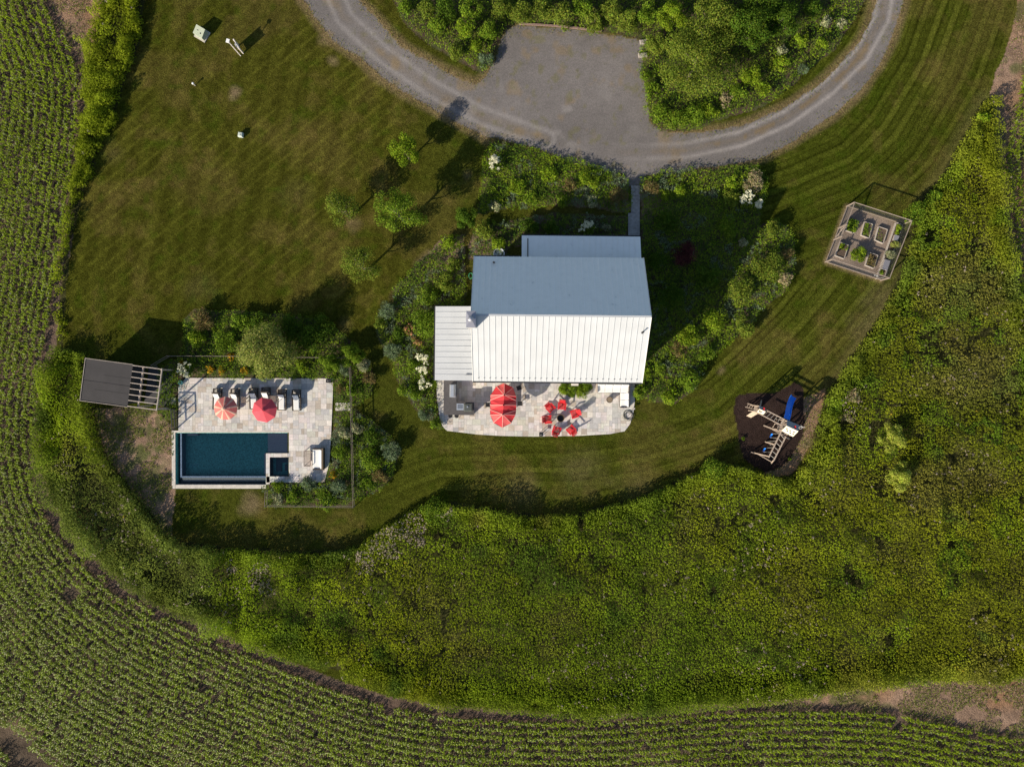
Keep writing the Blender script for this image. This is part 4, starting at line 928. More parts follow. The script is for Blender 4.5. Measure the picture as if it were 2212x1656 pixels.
def slat_bench():
    p = P(669,989); t = thing('slatted_lounge_chair', 'low slatted teak lounge chair without cushions beside the daybed', 'lounge chair', (p[0], p[1], TZ), 0)
    b = MB()
    for k in range(15): b.box((-.12, -.66+k*.095, .36), (.62, .05, .03))
    b.box((-.43, 0, .36), (.05, 1.5, .06)); b.box((.20, 0, .36), (.05, 1.5, .06)); b.build('seat', teak, t)
    for y in (-.72, .72): q = MB(); q.bar((-.43, y, .38), (.2, y, .38), .06, .05); q.bar((.2, y, .38), (.44, y*.8, .62), .05, .05); q.build('armrest', teak, t)
    for k in range(1): q = MB(); q.bar((.44, -.58, .62), (.44, .58, .62), .04, .05); q.build('backrest', teak, t)
    for i in (-.42, .22):
        for j in (-.7, .7): q = MB(); q.box((i, j, .17), (.05, .05, .34)); q.build('leg', teak, t)
slat_bench()
def daybed():
    p = P(691.5,989.5); t = thing('daybed', 'brown wicker outdoor daybed with one long white cushion', 'daybed', (p[0], p[1], TZ), 0)
    f = MB(); f.box((-.02, 0, .17), (1.05, 2.0, .34)); f.build('frame', wick, t)
    b = MB(); b.box((.44, 0, .55), (.14, 2.06, .5)); b.build('backrest', mat('brown_wicker', (.13, .095, .06), .8, noise=.3, nscale=30), t)
    for y in (-.98, .98): a = MB(); a.box((-.08, y, .45), (.9, .10, .28)); a.build('armrest', wick, t)
    c = MB(); c.cushion((-.10, 0, .42), (.92, 1.84, .14)); c.build('seat_cushion', canv, t)
    c = MB(); c.cushion((.31, 0, .62), (.16, 1.8, .34)); c.build('back_cushion', canv, t)
daybed()
p = P(712, 822.5); t = thing('speaker_box', 'small black weatherproof box on the north east corner of the pool terrace', 'box', (p[0], p[1], TZ), radians(-4)); b = MB(); b.cushion((0, 0, .19), (.5, .38, .36), bev=.02); b.build('body', blk, t); b = MB(); b.lathe([(.03, 0), (.03, .04), (0, .045)], 8, (-.05, -.02, .37)); b.build('knob', canv, t)
p = P(393.5, 826); t = thing('hose_pot', 'teal glazed pot holding a coiled hose by the white hydrangea', 'hose pot', (p[0], p[1], TZ)); b = MB(); b.lathe([(.16, 0), (.24, .2), (.22, .38), (.19, .36), (.15, .2), (0, .18)], 18, closed=False); b.build('pot', mat('teal_glaze', (.04, .19, .22), .2), t); b = MB(); b.tube([(.13*cos(k*.6), .13*sin(k*.6), .24+.012*k) for k in range(20)], .02, 6); b.tube([(.13, 0, .38), (.3, -.2, .2), (.34, -.6, .02), (.2, -.8, .02)], .016, 6); b.build('hose', mat('blue_hose', (.10, .30, .34), .4), t)

# house terrace
def kitchen():
    a = P(1299.3/S_, 1115/S_, .95); e = P(1389/S_, 1214.7/S_, .95); x0, y0 = a[0], e[1]; x1 = e[0]
    t = thing('outdoor_kitchen', 'charcoal L-shaped outdoor kitchen counter on the house terrace', 'outdoor kitchen', (x0, y0, TZ), HROT)
    W2 = x1-x0; yt = 3.6
    base_ = mat('kitchen_base', (.13, .12, .12), .8, noise=.15); top = mat('slate_counter', (.085, .079, .080), .5, noise=.12, nscale=5)
    b = MB(); b.box((.62, 1.9, .44), (1.1, 3.4, .86)); b.box(((1.18+W2)/2, .62, .44), (W2-1.28, 1.06, .86)); b.build('cabinet', base_, t)
    b = MB(); b.prism([(0, 0), (W2, 0), (W2, 1.22), (1.22, 1.22), (1.22, yt), (0, yt)], .88, .94); b.build('counter_top', top, t)
    g = MB(); g.box((.90, 2.30, 1.02), (.58, 1.22, .18)); go = g.build('grill', steel, t)
    h = MB(); h.add([(.58, 1.7, 1.10), (1.19, 1.7, 1.10), (1.19, 2.9, 1.10), (.58, 2.9, 1.10), (.68, 1.74, 1.34), (.98, 1.74, 1.34), (.98, 2.86, 1.34), (.68, 2.86, 1.34)], [(0, 1, 5, 4), (1, 2, 6, 5), (2, 3, 7, 6), (3, 0, 4, 7), (4, 5, 6, 7), (3, 2, 1, 0)]); h.build('grill_lid', steel, go)
    h = MB(); h.tube([(1.22, 1.8, 1.15), (1.27, 1.8, 1.15), (1.27, 2.8, 1.15), (1.22, 2.8, 1.15)], .018, 6); h.build('handle', blk, go)
    s = MB(); s.box((1.58, .78, .955), (.66, .62, .03)); so = s.build('sink', steel, t); s = MB(); s.box((1.58, .80, .973), (.5, .40, .01)); s.build('basin', mat('basin_grey', (.25, .28, .33), .3, metal=.5), so)
    d = MB(); d.cushion((2.35, .72, 1.08), (.84, .74, .28), bev=.10); do = d.build('smoker', mat('smoker_lid', (.13, .14, .13), .3, metal=.4), t)
    d = MB(); d.lathe([(.07, 0), (.07, .09), (0, .1)], 10, (2.3, .8, 1.2)); d.build('vent', steel, do)
kitchen()
for k, px in enumerate((1322.5, 1340)):
    p = P((1240+(565, 688)[k]/6.9125)/S_, (1080+938/6.9125)/S_); t = thing('bar_stool', ['bar stool tucked under the counter, the one nearer the terrace edge','bar stool tucked under the counter, the one nearer the parasol'][k], 'bar stool', (p[0], p[1], TZ), 0, 'bar stools at the outdoor kitchen')
    b = MB(); b.lathe([(0, .64), (.19, .64), (.21, .68), (.19, .71), (0, .7)], 16, closed=False); b.build('seat', blk, t)
    b = MB(); b.tube([(.2*cos(a), -.02+.2*sin(a), .95) for a in np.linspace(pi*1.1, pi*1.9, 8)], .016, 6); b.build('backrest', blk, t)
    for i in (-1, 1):
        for j in (-1, 1): b = MB(); b.bar((i*.12, j*.12, .65), (i*.2, j*.2, 0), .025); b.build('leg', blk, t)
def oval_parasol():
    f = lambda x, y, h: P((1240+x/6.9125)/S_, (1080+y/6.9125)/S_, h)
    c = f(1625, 735, 2.6); t = thing('oval_parasol', 'large red oval parasol with three peaks over the dining table', 'parasol', (c[0], c[1], TZ)); og = t.location
    rm = mat('red_canvas', (.50, .028, .038), .85, noise=.12, nscale=2); rm2 = mat('faded_red_canvas', (.60, .095, .095), .85, noise=.12, nscale=2); ed = mat('faded_seam', (.78, .34, .30), .85); H = 2.75; E_ = 2.2
    T = (1640,290); R_ = [(1820,380),(1880,555),(1880,645),(1880,740),(1882,840),(1868,935),(1780,1100)]; B_ = (1600,1192); L_ = [(1420,1090),(1355,935),(1352,830),(1355,735),(1358,635),(1360,535),(1480,352)]
    hubs = [(1640,530),(1625,735),(1610,925)]
    hv = [f(*q, H) for q in hubs]; ol = [f(*q, E_+(.10 if i in (0, 2, 4, 6) else 0)) for i, q in enumerate([T]+R_+[B_]+L_)]
    V1 = f(1633, 632, E_+.44); V2 = f(1618, 830, E_+.44)
    m = MB(); s = MB()
    def tri(a, b, c_):
        # subdivided with a little billow
        a, b, c_ = map(Vector, (a, b, c_)); ab, bc, ca = (a+b)/2, (b+c_)/2, (c_+a)/2; bc.z -= .05; ab.z += .02; ca.z += .02
        m.add([a, ab, ca, b, bc, c_], [(0, 1, 2), (1, 3, 4), (2, 4, 5), (1, 4, 2)])
        m.add([b, (b[0], b[1], b[2]-.13), (c_[0], c_[1], c_[2]-.13), c_], [(0, 1, 2, 3)])
    n = len(ol)   # 0 T,1..7 R,8 B,9..15 L
    for hub, seq, vals in ((0, [14-1, 14, 15, 0, 1, 2, 3], (V1,)), (1, [3, 4, 5], ()), (1, [11, 12, 13], ()), (2, [5, 6, 7, 8, 9, 10, 11], ())):
        for a, b in zip(seq[:-1], seq[1:]): m.cur = a % 2; tri(hv[hub], ol[a], ol[b])
    for hub, v, e1, e2 in ((0, V1, 3, 13), (1, V1, 3, 13), (1, V2, 5, 11), (2, V2, 5, 11)):
        m.add([hv[hub], v, ol[e1]], [(0, 1, 2)]); m.add([hv[hub], v, ol[e2]], [(0, 1, 2)])
    m.build('canopy', [rm, rm2], t, og)
    m.cur = 0
    for hub, seq in ((0, [13, 14, 15, 0, 1, 2, 3]), (1, [4, 12]), (2, [5, 6, 7, 8, 9, 10, 11])):
        for k in seq: s.bar(Vector(hv[hub])+Vector((0, 0, .01)), Vector(ol[k])+Vector((0, 0, .03)), .05, .012)
    s.build('seam', ed, t, og)
    for q in hv:
        l = MB(); l.lathe([(.07, 0), (.05, .05), (.02, .1), (0, .12)], 10, (q[0], q[1], q[2])); l.build('finial', blk, t, og)
    p = MB()
    for q in (hv[0], hv[2]): p.tube([(q[0], q[1], 0), (q[0], q[1], H)], .03, 8)
    p.build('pole', teak, t, og)
    tb = thing('dining_table', 'long grey dining table standing under the red oval parasol', 'table', (c[0], c[1], TZ), radians(88)); b = MB()
    b.box((0, 0, .73), (2.3, 1.0, .04)); b.build('table_top', teak, tb)
    for i in (-1.0, 1.0):
        for j in (-.4, .4): b = MB(); b.box((i, j, .355), (.07, .07, .71)); b.build('leg', teak, tb)
    ch = [((1935,385),200,'metal dining chair showing at the top right rim of the red oval parasol'),((1955,695),180,'metal dining chair showing at the right rim of the red oval parasol'),((1310,725),0,'metal dining chair mostly hidden at the left rim of the red oval parasol')]
    ro = None
    for k, (q, rz, lb) in enumerate(ch):
        pp = f(*q, 0)
        if ro is None:
            ro = thing('dining_chair', lb, 'chair', (0, 0, 0), 0, 'dining chairs round the parasol table'); b = MB(); b.cushion((0, 0, .45), (.42, .42, .05), bev=.015); b.build('seat', blk, ro)
            b = MB(); b.tube([(-.2+.0*0, .2, .45)]+[(-.2-.05*sin(a), .22*cos(a), .85) for a in np.linspace(0, pi, 9)]+[(-.2, -.2, .45)], .018, 6); b.build('backrest', mat('chair_bronze', (.16, .13, .11), .5), ro)
            for i in (-.18, .18):
                for j in (-.18, .18): b = MB(); b.box((i, j, .21), (.03, .03, .42)); b.build('leg', blk, ro)
            o = ro
        else: o = dup(ro)
        o.location = (pp[0], pp[1], TZ); o.rotation_euler.z = radians(rz); o['label'] = lb
oval_parasol()
def adirondack():
    t = thing('adirondack_chair', 'x', 'chair', (0, 0, 0), 0, 'red chairs round the fire pit')   # faces +Y
    s = MB()
    for k in range(6): s.box((0, .30-.1*k, .36-.022*k), (.52, .085, .022), rx=radians(-10))
    s.build('seat', redp, t)
    b = MB()
    for k in range(5):
        x = (-2+k)*.105; top = .98-.06*abs(k-2)**1.5*.5; b.bar((x*.85, -.24, .26), (x*1.15, -.24-.36*(top-.26)/.72, top), .095, .02, up=(0, 1, 0))
    b.bar((-.26, -.42, .62), (.26, -.42, .62), .05, .03); b.build('backrest', redp, t)
    for i in (-1, 1):
        a = MB(); a.box((i*.335, .03, .56), (.13, .72, .025)); a.build('armrest', redp, t)
        l = MB(); l.box((i*.30, .33, .27), (.09, .03, .54)); l.build('leg', redp, t)
        l = MB(); l.bar((i*.275, .32, .33), (i*.275, -.55, .03), .03, .10); l.box((i*.30, -.30, .28), (.03, .05, .54)); l.build('leg', redp, t)
    return t
q4 = lambda x, y, h=0: P((1540+x/6.506)/S_, (1080+y/6.506)/S_, h)
fp = q4(665, 940, .45); ad = None
AC = [((470,742),-130,'red adirondack chair at the upper left of the fire pit ring'),((690,705),-178,'red adirondack chair straight above the fire pit, seen below the boxwoods'),((932,855),128,'red adirondack chair at the right of the fire pit, throwing its shadow toward the sofa'),((420,962),-84,'red adirondack chair at the left of the fire pit'),((585,1172),-22,'red adirondack chair below and left of the fire pit'),((866,1162),30,'red adirondack chair below and right of the fire pit')]
for k, (q, rz, lb) in enumerate(AC):
    o = adirondack() if ad is None else dup(ad); ad = ad or o; pp = q4(*q, .4); o.location = (pp[0], pp[1], TZ); o.rotation_euler.z = atan2(fp[1]-pp[1], fp[0]-pp[0])-pi/2; o['label'] = lb
t = thing('fire_pit', 'round black fire bowl with a brass rim among the red chairs', 'fire pit', (fp[0], fp[1], TZ)); b = MB(); b.lathe([(.22, 0), (.33, .12), (.36, .46), (.31, .46), (.27, .2), (0, .16)], 24, closed=False); b.build('bowl', blk, t); b = MB(); b.tube([(.345*cos(a), .345*sin(a), .47) for a in np.linspace(0, 2*pi, 25)[:-1]], .018, 6, closed=True); b.build('rim', mat('brass', (.45, .28, .08), .4, metal=.8), t)
pp = q4(290, 1245); t = thing('lantern', 'small black lantern on the lawn side edge of the house terrace', 'lantern', (pp[0], pp[1], TZ)); b = MB()
for i in (-.14, .14):
    for j in (-.14, .14): b.box((i, j, .27), (.03, .03, .5))
b.box((0, 0, .02), (.34, .34, .04)); b.box((0, 0, .53), (.30, .30, .04)); b.build('frame', blk, t); b = MB(); b.lathe([(.05, .04), (.05, .3), (0, .3)], 10); b.build('candle', canv, t); b = MB(); b.tube([(.08*cos(a), 0, .55+.1*sin(a)) for a in np.linspace(0, pi, 8)], .01, 5); b.build('handle', canv, t)
pp = q4(885, 975); t = thing('side_table', 'little white topped side table with a thin black frame right of the fire pit', 'table', (pp[0], pp[1], TZ), radians(-5)); b = MB(); b.box((0, 0, .40), (.40, .40, .02)); b.build('table_top', mat('pale_top', (.55, .51, .47), .5), t)
for i in (-.2, .2):
    for j in (-.2, .2): b = MB(); b.box((i, j, .2), (.018, .018, .40)); b.build('leg', blk, t)
pp = q4(1600, 588, .45); t = thing('drum_table', 'round brown wicker drum table in front of the white corner sofa', 'table', (pp[0], pp[1], TZ)); b = MB(); b.lathe([(.27, 0), (.26, .2), (.29, .42), (.29, .46), (0, .46)], 24); b.build('body', mat('drum_wicker', (.19, .145, .10), .8, noise=.35, nscale=25, bump=.3), t)
b = MB(); b.tube([(.29*cos(a), .29*sin(a), .46) for a in np.linspace(0, 2*pi, 25)[:-1]], .02, 6, closed=True); b.build('rim', wick, t)
def sofa():
    A = q4(1365, 285, .5); B = q4(1965, 720, .5); t = thing('corner_sofa', 'white cushioned L-shaped outdoor sofa at the east end of the house terrace', 'sofa', (A[0], B[1], TZ), HROT)
    Wd = B[0]-A[0]; D = A[1]-B[1]; sd_ = .82
    f = MB(); f.box((Wd/2, D-sd_/2, .15), (Wd, sd_, .26)); f.box((Wd-sd_/2, (D-sd_)/2, .15), (sd_, D-sd_-.01, .26)); f.build('frame', wick, t)
    b = MB(); b.box((Wd/2, D+.02, .36), (Wd+.06, .10, .62)); b.box((Wd+.03, D/2-.03, .36), (.10, D, .62)); b.build('backrest', wick, t)
    a = MB(); a.box((-.06, D-sd_/2, .32), (.12, sd_+.06, .60)); a.build('armrest', MATS['weathered_cedar'], t); a = MB(); a.box((Wd-sd_/2, -.05, .30), (sd_, .08, .5)); a.build('armrest', wick, t)
    n = 4; cw = Wd/n
    for k in range(n): c = MB(); c.cushion((cw*(k+.5), D-sd_/2-.07, .37), (cw-.02, sd_-.16, .15)); c.build('seat_cushion', canv, t); c = MB(); c.cushion((cw*(k+.5), D-.10, .57), (cw-.03, .17, .30)); c.build('back_cushion', canv, t)
    m = 2; ch = (D-sd_)/m
    for k in range(m): c = MB(); c.cushion((Wd-sd_/2-.06, ch*(k+.5), .37), (sd_-.16, ch-.02, .15)); c.build('seat_cushion', canv, t); c = MB(); c.cushion((Wd-.10, ch*(k+.5), .57), (.17, ch-.03, .30)); c.build('back_cushion', canv, t)
sofa()
pp = q4(1955, 880); t = thing('garden_hose', 'loosely coiled dark garden hose on the terrace corner by the lawn', 'hose', (pp[0], pp[1], TZ)); b = MB(); pts = []
for k in range(110): a = k*.38; r_ = .40+.11*sin(k*.31); pts.append((r_*cos(a)+.05*sin(k*.11), r_*sin(a)-.16*(k > 75)+.10*sin(k*.05), .02+.0006*k))
b.tube(pts+[(.35, .35, .03), (.32, .55, .1)], .014, 5); b.build('coil', mat('hose_dark', (.05, .055, .05), .5), t); b = MB(); b.box((.42, .62, .28), (.34, .16, .04)); b.box((.42, .62, .14), (.05, .05, .28)); b.build('stand', mat('stone_stand', (.42, .38, .33), .8), t)
pp = q4(930, 292, .5); t = thing('meter_box', 'pale rectangular box on the house wall just above the boxwoods', 'box', (pp[0], pp[1]-.0, 0), HROT); b = MB(); b.box((0, .1, .8), (.66, .5, .5)); b.build('cover', mat('pale_box', (.62, .58, .52), .6), t); b = MB(); b.box((0, .15, .28), (.1, .1, .56)); b.build('bracket', blk, t)
# boxwoods on the terrace
for k, (q, r_, lb) in enumerate((((720,345),12,'boxwood ball at the west end of the terrace hedge group, by the house'),((735,430),11,'boxwood ball at the south west end of the terrace hedge group'),((900,420),11,'boxwood ball below the pale wall box'),((1085,455),11,'boxwood ball at the south tip of the terrace hedge group'),((1150,320),12,'boxwood ball at the east end of the terrace hedge group, by the house'),((1040,345),9,'boxwood ball tucked beside the right end of the pale wall box'))):
    x, y, _ = q4(*q); px_, py_ = (1540+q[0]/6.506)/S_, (1080+q[1]/6.506)/S_
    shrub(px_, py_, r_*1.45, .85, 'y' if k % 2 else 'g', lb, 'boxwood', 'boxwood', 'boxwoods on the house terrace', dens=2.6, leaf=.085, lobes=14)

# ------------------------------------------------------------------ vegetable garden
def garden():
    q = lambda x, y, h=0: P((2400+x/6.37)/S_, (580+y/6.37)/S_, h)
    wood = mat('planter_wood', (.37, .33, .295), .8, noise=.15, nscale=8); soil = mat('planter_soil', (.10, .07, .05), .95, noise=.4, nscale=12, bump=.6)
    bx = [([(548,392),(712,440),(655,655),(500,602)],'g',.5,'raised bed at the upper left, overflowing with dark green vegetables',1.6),([(850,440),(1000,490),(932,750),(785,690)],'g',.25,'raised bed in the middle of the top row, with sparse seedlings and one orange bloom',.35),
          ([(1115,532),(1277,588),(1197,845),(1040,780)],'g',.08,'raised bed at the upper right, nearly bare soil',.06),([(392,822),(548,880),(468,1132),(305,1072)],'y',.35,'raised bed at the lower left, half bare soil and half bright green herbs',.45),
          ([(935,1015),(1097,1068),(1022,1312),(865,1250)],'o',.25,'raised bed at the lower right with small red and green plants',.45)]
    for poly, pal, ph, lb, dn in bx:
        pts = [q(*a, .25)[:2] for a in poly]; c = np.mean(pts, 0); t = thing('raised_bed', lb, 'raised bed', (c[0], c[1], 0), 0, 'raised wooden planters in the vegetable garden')
        b = MB()
        for i in range(4):
            a, e = Vector((*pts[i], 0)), Vector((*pts[(i+1) % 4], 0)); b.bar((a[0], a[1], .13), (e[0], e[1], .13), .05, .26)
        b.build('frame', wood, t, (c[0], c[1], 0)); b = MB(); b.prism([tuple(c+(np.array(p_)-c)*.97) for p_ in pts], .02, .18); b.build('soil', soil, t, (c[0], c[1], 0))
        rng = np.random.default_rng(int(poly[0][0])); n = int(900*dn); u, v = rng.uniform(.08, .92, n), rng.uniform(.08, .92, n)
        if 'half bare' in lb: v = .05+v*.42
        k = vnoise(u*5, v*5, 1, 7) > (.25 if dn > 1 else .5); u, v = u[k], v[k]; n = len(u)
        A = np.array(pts)-c; XY = (A[0]*((1-u)*(1-v))[:, None]+A[1]*(u*(1-v))[:, None]+A[2]*(u*v)[:, None]+A[3]*((1-u)*v)[:, None])
        XY = XY*(1.15 if dn > 1 else 1)
        col = palcol(pal, n, rng); V, Q, C = leaf_quads(np.c_[XY, .22+rng.uniform(0, ph, n)], .13, .07, col, .5, rng)
        raw_mesh('seedlings', V, Q, np.clip(C, .003, .8), M_LEAF, t)['kind'] = 'stuff'
    # long bed along the east fence
    P4 = [(1442,458),(1558,505),(1215,1482),(1078,1500)]; pts = [q(*a, .3)[:2] for a in P4]; c = np.mean(pts, 0); t = thing('raised_bed', 'long narrow raised bed running along the east fence of the vegetable garden', 'raised bed', (c[0], c[1], 0), 0, 'raised wooden planters in the vegetable garden')
    b = MB()
    for i in range(4): b.bar((*pts[i], .17), (*pts[(i+1) % 4], .17), .06, .34)
    b.build('frame', wood, t, (c[0], c[1], 0)); b = MB(); b.prism([tuple(c+(np.array(p_)-c)*.97) for p_ in pts], .02, .26); b.build('soil', soil, t, (c[0], c[1], 0))
    P4 = [(560,385),(420,720),(390,715),(530,370)]
    g = lambda x, y: ((2400+x/6.37)/S_, (580+y/6.37)/S_)
    shrub(*g(750,1045), 20, .95, 'y', 'big square bright green bush in the middle of the vegetable garden', 'berry_bush', 'bush', dens=2.2, leaf=.10, lobes=14)
    shrub(*g(1432,882), 11.5, 1.0, 'v', 'pale flowering round plant in the east bed, the upper of two', 'flowering_plant', 'plant', None, 2, .09)
    shrub(*g(1335,1062), 12.5, 1.0, 's', 'whitish flowering round plant in the east bed, the lower of two', 'flowering_plant', 'plant', None, 2, .09)
    shrub(*g(1500,560), 8, .9, 'y', 'yellow-green climbing plant in the top corner of the east garden bed', 'climbing_plant', 'plant', None, 2, .11)
    shrub(*g(1465,650), 7, .8, 'y', 'yellow-green plant just above the steel planter tray of the east garden bed', 'climbing_plant', 'plant', None, 2, .11)
    shrub(*g(1175,1380), 6, .6, 'g', 'low green plants at the south end of the east garden bed', 'herb', 'plant', None, 1.5, .10)
    for x, y, wd, dp, lb in ((1440,745,.42,.5,'grey slate topped bin in the east bed, above the pale flowers'),(1250,1245,.5,.95,'larger grey slate topped bin in the east bed, below the pale flowers')):
        a = q(x, y, .5); t = thing('planter_bin', lb, 'bin', (a[0], a[1], 0), radians(-18)); b = MB(); b.box((0, 0, .25), (wd, dp, .46)); b.build('body', wood, t); b = MB(); b.box((0, 0, .495), (wd+.03, dp+.03, .025)); b.build('lid', mat('slate_lid', (.21, .21, .24), .5), t)
    a = q(1020, 1455); t = thing('garden_chair', 'thin white metal garden chair in the bottom corner of the vegetable garden', 'chair', (a[0], a[1], 0), radians(-20)); wm = mat('white_metal', (.6, .6, .6), .4)
    b = MB(); b.tube([(-.22, 0, .45), (-.1, -.12, .45), (.0, .0, .45), (.14, -.1, .45), (.3, .02, .45)], .014, 5); b.box((0, 0, .44), (.38, .05, .015)); b.build('seat', wm, t)
    b = MB(); b.tube([(-.2, .16, .44), (-.2, .2, .85), (.2, .2, .85), (.2, .16, .44)], .014, 5); b.build('backrest', blk, t)
    for i in (-.18, .18):
        for j in (-.16, .16): b = MB(); b.bar((i, j, .44), (i*1.1, j*1.1, 0), .02); b.build('leg', blk, t)
    # gate arbour on the west side
    a = q(262, 775); b_ = q(345, 560); t = thing('garden_gate', 'weathered wooden gate in the west side of the garden fence', 'gate', (a[0], a[1], 0), atan2(b_[1]-a[1], b_[0]-a[0])); L = hypot(b_[0]-a[0], b_[1]-a[1])
    b = MB(); 
    for z in (.15, .8, 1.45): b.box((L/2, -.05, z), (L-.1, .05, .09))
    b.bar((.08, -.05, .15), (L-.08, -.05, 1.45), .06, .05); b.build('frame', weath, t)
    for x in (0, L): b = MB(); b.box((x, -.05, .85), (.12, .12, 1.7)); b.build('post', weath, t)
garden()

# ------------------------------------------------------------------ play set
def playset():
    q = lambda x, y, h=0: Vector(P((2160+x/7.2)/S_, (1140+y/7.2)/S_, h))
    cw = mat('cedar_play', (.40, .32, .255), .8, noise=.2, nscale=8); pan = mat('pale_panel', (.72, .65, .50), .6, noise=.04); blue = mat('blue_plastic', (.015, .22, .88), .35); chain = mat('rope', (.42, .40, .36), .6)
    o = q(930, 960); t = thing('play_set', 'wooden swing and climbing frame with a curved blue slide', 'play set', tuple(o)); og = o
    H = 2.35
    b1a, b1b = q(925, 890, H), q(660, 1440, H); b2a, b2b = q(1020, 1000, H), q(765, 1505, H)
    m = MB(); m.bar(b1a, b1b, .09, .14); m.bar(b2a, b2b, .09, .14); m.build('beam', cw, t, og)
    for k in range(6):
        u = (k+.6)/6.2; r = MB(); r.tube([b1a.lerp(b1b, u), b2a.lerp(b2b, u)], .022, 6); r.build('rung', chain, t, og)
    for (x0, y0), (x1, y1), u0 in (((290,1325),(715,1565),1.0), ((560,765),(1110,1050),.02), ((592,1108),(745,1195),.52)):
        g0, g1 = q(x0, y0), q(x1, y1); tp = b1a.lerp(b1b, u0*.96); tp2 = b2a.lerp(b2b, u0*.96)
        l = MB(); l.bar(g0, tp, .10, .10); l.build('leg', cw, t, og)
        if u0 != .52: l = MB(); l.bar(g1, tp2, .10, .10); l.build('leg', cw, t, og); l = MB(); l.bar(g0.lerp(tp, .35), g1.lerp(tp2, .35), .07, .10); l.build('brace', cw, t, og)
    for sx, sy, u in ((712,975,.12), (565,1275,.66)):
        s = q(sx, sy, .55); a = b1a.lerp(b1b, u-.04)-Vector((0, 0, .07)); c = b1a.lerp(b1b, u+.14)-Vector((0, 0, .07)); d = (c-a).normalized()*.20
        w_ = MB(); n_ = 8
        pts = [s+d*(k/n_*2-1)+Vector((0, 0, .10*(k/n_*2-1)**2)) for k in range(n_+1)]
        for k in range(n_): w_.bar(pts[k], pts[k+1], .15, .025)
        so = w_.build('swing_seat', blue, t, og)
        w_ = MB(); w_.tube([s-d+Vector((0, 0, .1)), a], .016, 5); w_.tube([s+d+Vector((0, 0, .1)), c], .016, 5); w_.build('chain', chain, so, None).location = (0, 0, 0); ch = so.children[0]; 
        for v in ch.data.vertices: v.co -= Vector(og)
    tz = MB(); s = q(640, 1105, .6); tz.tube([s, b1a.lerp(b1b, .36)], .015, 5); tz.tube([s+Vector((.3, -.35, 0)), b1a.lerp(b1b, .5)], .015, 5); tz.tube([s, s+Vector((.3, -.35, 0))], .02, 6); tz.build('trapeze', chain, t, og)
    def tower(ra, rb, ea, eb, hr, he, hd, nm):
        "gable roof from its ridge ends and SW eave ends, in survey crops"
        A, B = q(*ra, hr), q(*rb, hr); C_, D_ = q(*ea, he), q(*eb, he); C2 = A+(A-C_); D2 = B+(B-D_); C2.z = he; D2.z = he
        r = MB(); r.slab([tuple(C_), tuple(D_), tuple(B), tuple(A)] if (D_-C_).cross(A-C_).z > 0 else [tuple(A), tuple(B), tuple(D_), tuple(C_)], .03); ro = r.build('roof', pan, t, og)
        for k, (u, v) in enumerate(((.18, .35), (.32, .6), (.48, .4), (.62, .7), (.78, .35), (.85, .65))[:6 if nm else 3]):
            pt = A.lerp(B, u).lerp(C_.lerp(D_, u), v); h_ = MB(); h_.lathe([(.075, 0), (.075, .015), (0, .015)], 10, tuple(pt+Vector((0, 0, .012)))); h_.build('roof_hole', blk, ro).location = -Vector(og)
        r = MB(); r.slab([tuple(B), tuple(A), tuple(C2), tuple(D2)][::-1] if (A-B).cross(C2-B).z < 0 else [tuple(B), tuple(A), tuple(C2), tuple(D2)], .03); r.build('roof', mat('roof_panel_shaded', (.28, .30, .33), .6), t, og)  # slope turned from the sun: its shade is put into a darker panel colour
        for c in (C_, D_, C2, D2):
            f = c.lerp((A+B)/2, .12); l = MB(); l.bar((f[0], f[1], 0), (f[0], f[1], he), .09); l.build('post', cw, t, og)
        d = MB(); cc = [p_.lerp((A+B)/2, .12) for p_ in (C_, D_, D2, C2)]; d.prism([(p_[0], p_[1]) for p_ in cc], hd-.06, hd); d.build('deck', cw, t, og)
        w_ = MB()
        for i in range(4):
            a, b_ = cc[i], cc[(i+1) % 4]
            for z in (hd+.25, hd+.5, hd+.75): w_.bar((a[0], a[1], z), (b_[0], b_[1], z), .03, .10)
        w_.build('railing', cw, t, og)
    tower((1040,770),(1290,885),(930,875),(1175,1000),3.3,2.75,1.5,True)
    tower((470,415),(600,470),(415,478),(545,535),2.9,2.5,1.3,False)
    m = MB(); m.bar(q(610,440,H), q(1000,640,H), .08, .12); m.bar(q(480,522,H), q(935,762,H), .08, .12); m.bar(q(520,548,1.1), q(920,745,1.1), .05, .10); m.build('beam', cw, t, og)
    for k in range(6): u = (k+.7)/6; r = MB(); r.tube([q(610,440,H).lerp(q(1000,640,H), u), q(480,522,H).lerp(q(935,762,H), u)], .02, 6); r.build('rung', chain, t, og)
    # slide
    s = MB(); C0 = [q(1030,625,1.5), q(1060,520,1.25), q(1075,420,.95), q(1095,320,.6), q(1130,230,.32), q(1175,150,.22)]; N_ = len(C0)
    pts = [C0[min(int(k/4), N_-2)].lerp(C0[min(int(k/4), N_-2)+1], k/4-min(int(k/4), N_-2)) for k in range(4*(N_-1)+1)]
    for _ in range(3): pts = [pts[0]]+[(pts[i-1]+pts[i]*2+pts[i+1])/4 for i in range(1, len(pts)-1)]+[pts[-1]]
    vs = []; 
    for i, p_ in enumerate(pts):
        d = (pts[min(i+1, len(pts)-1)]-pts[max(i-1, 0)]); d.z = 0; d.normalize(); n_ = Vector((d.y, -d.x, 0))
        for u, z in ((-.31, .16), (-.25, .17), (-.2, .03), (0, 0), (.2, .03), (.25, .17), (.31, .16)): vs.append(p_+n_*u+Vector((0, 0, z)))
    s.add(vs, [(i*7+k, i*7+k+1, i*7+8+k, i*7+7+k) for i in range(len(pts)-1) for k in range(6)]+[((i+1)*7+k, (i+1)*7+k+1, i*7+k+1, i*7+k) for i in range(0) for k in range(6)], True); s.build('slide', blue, t, og)
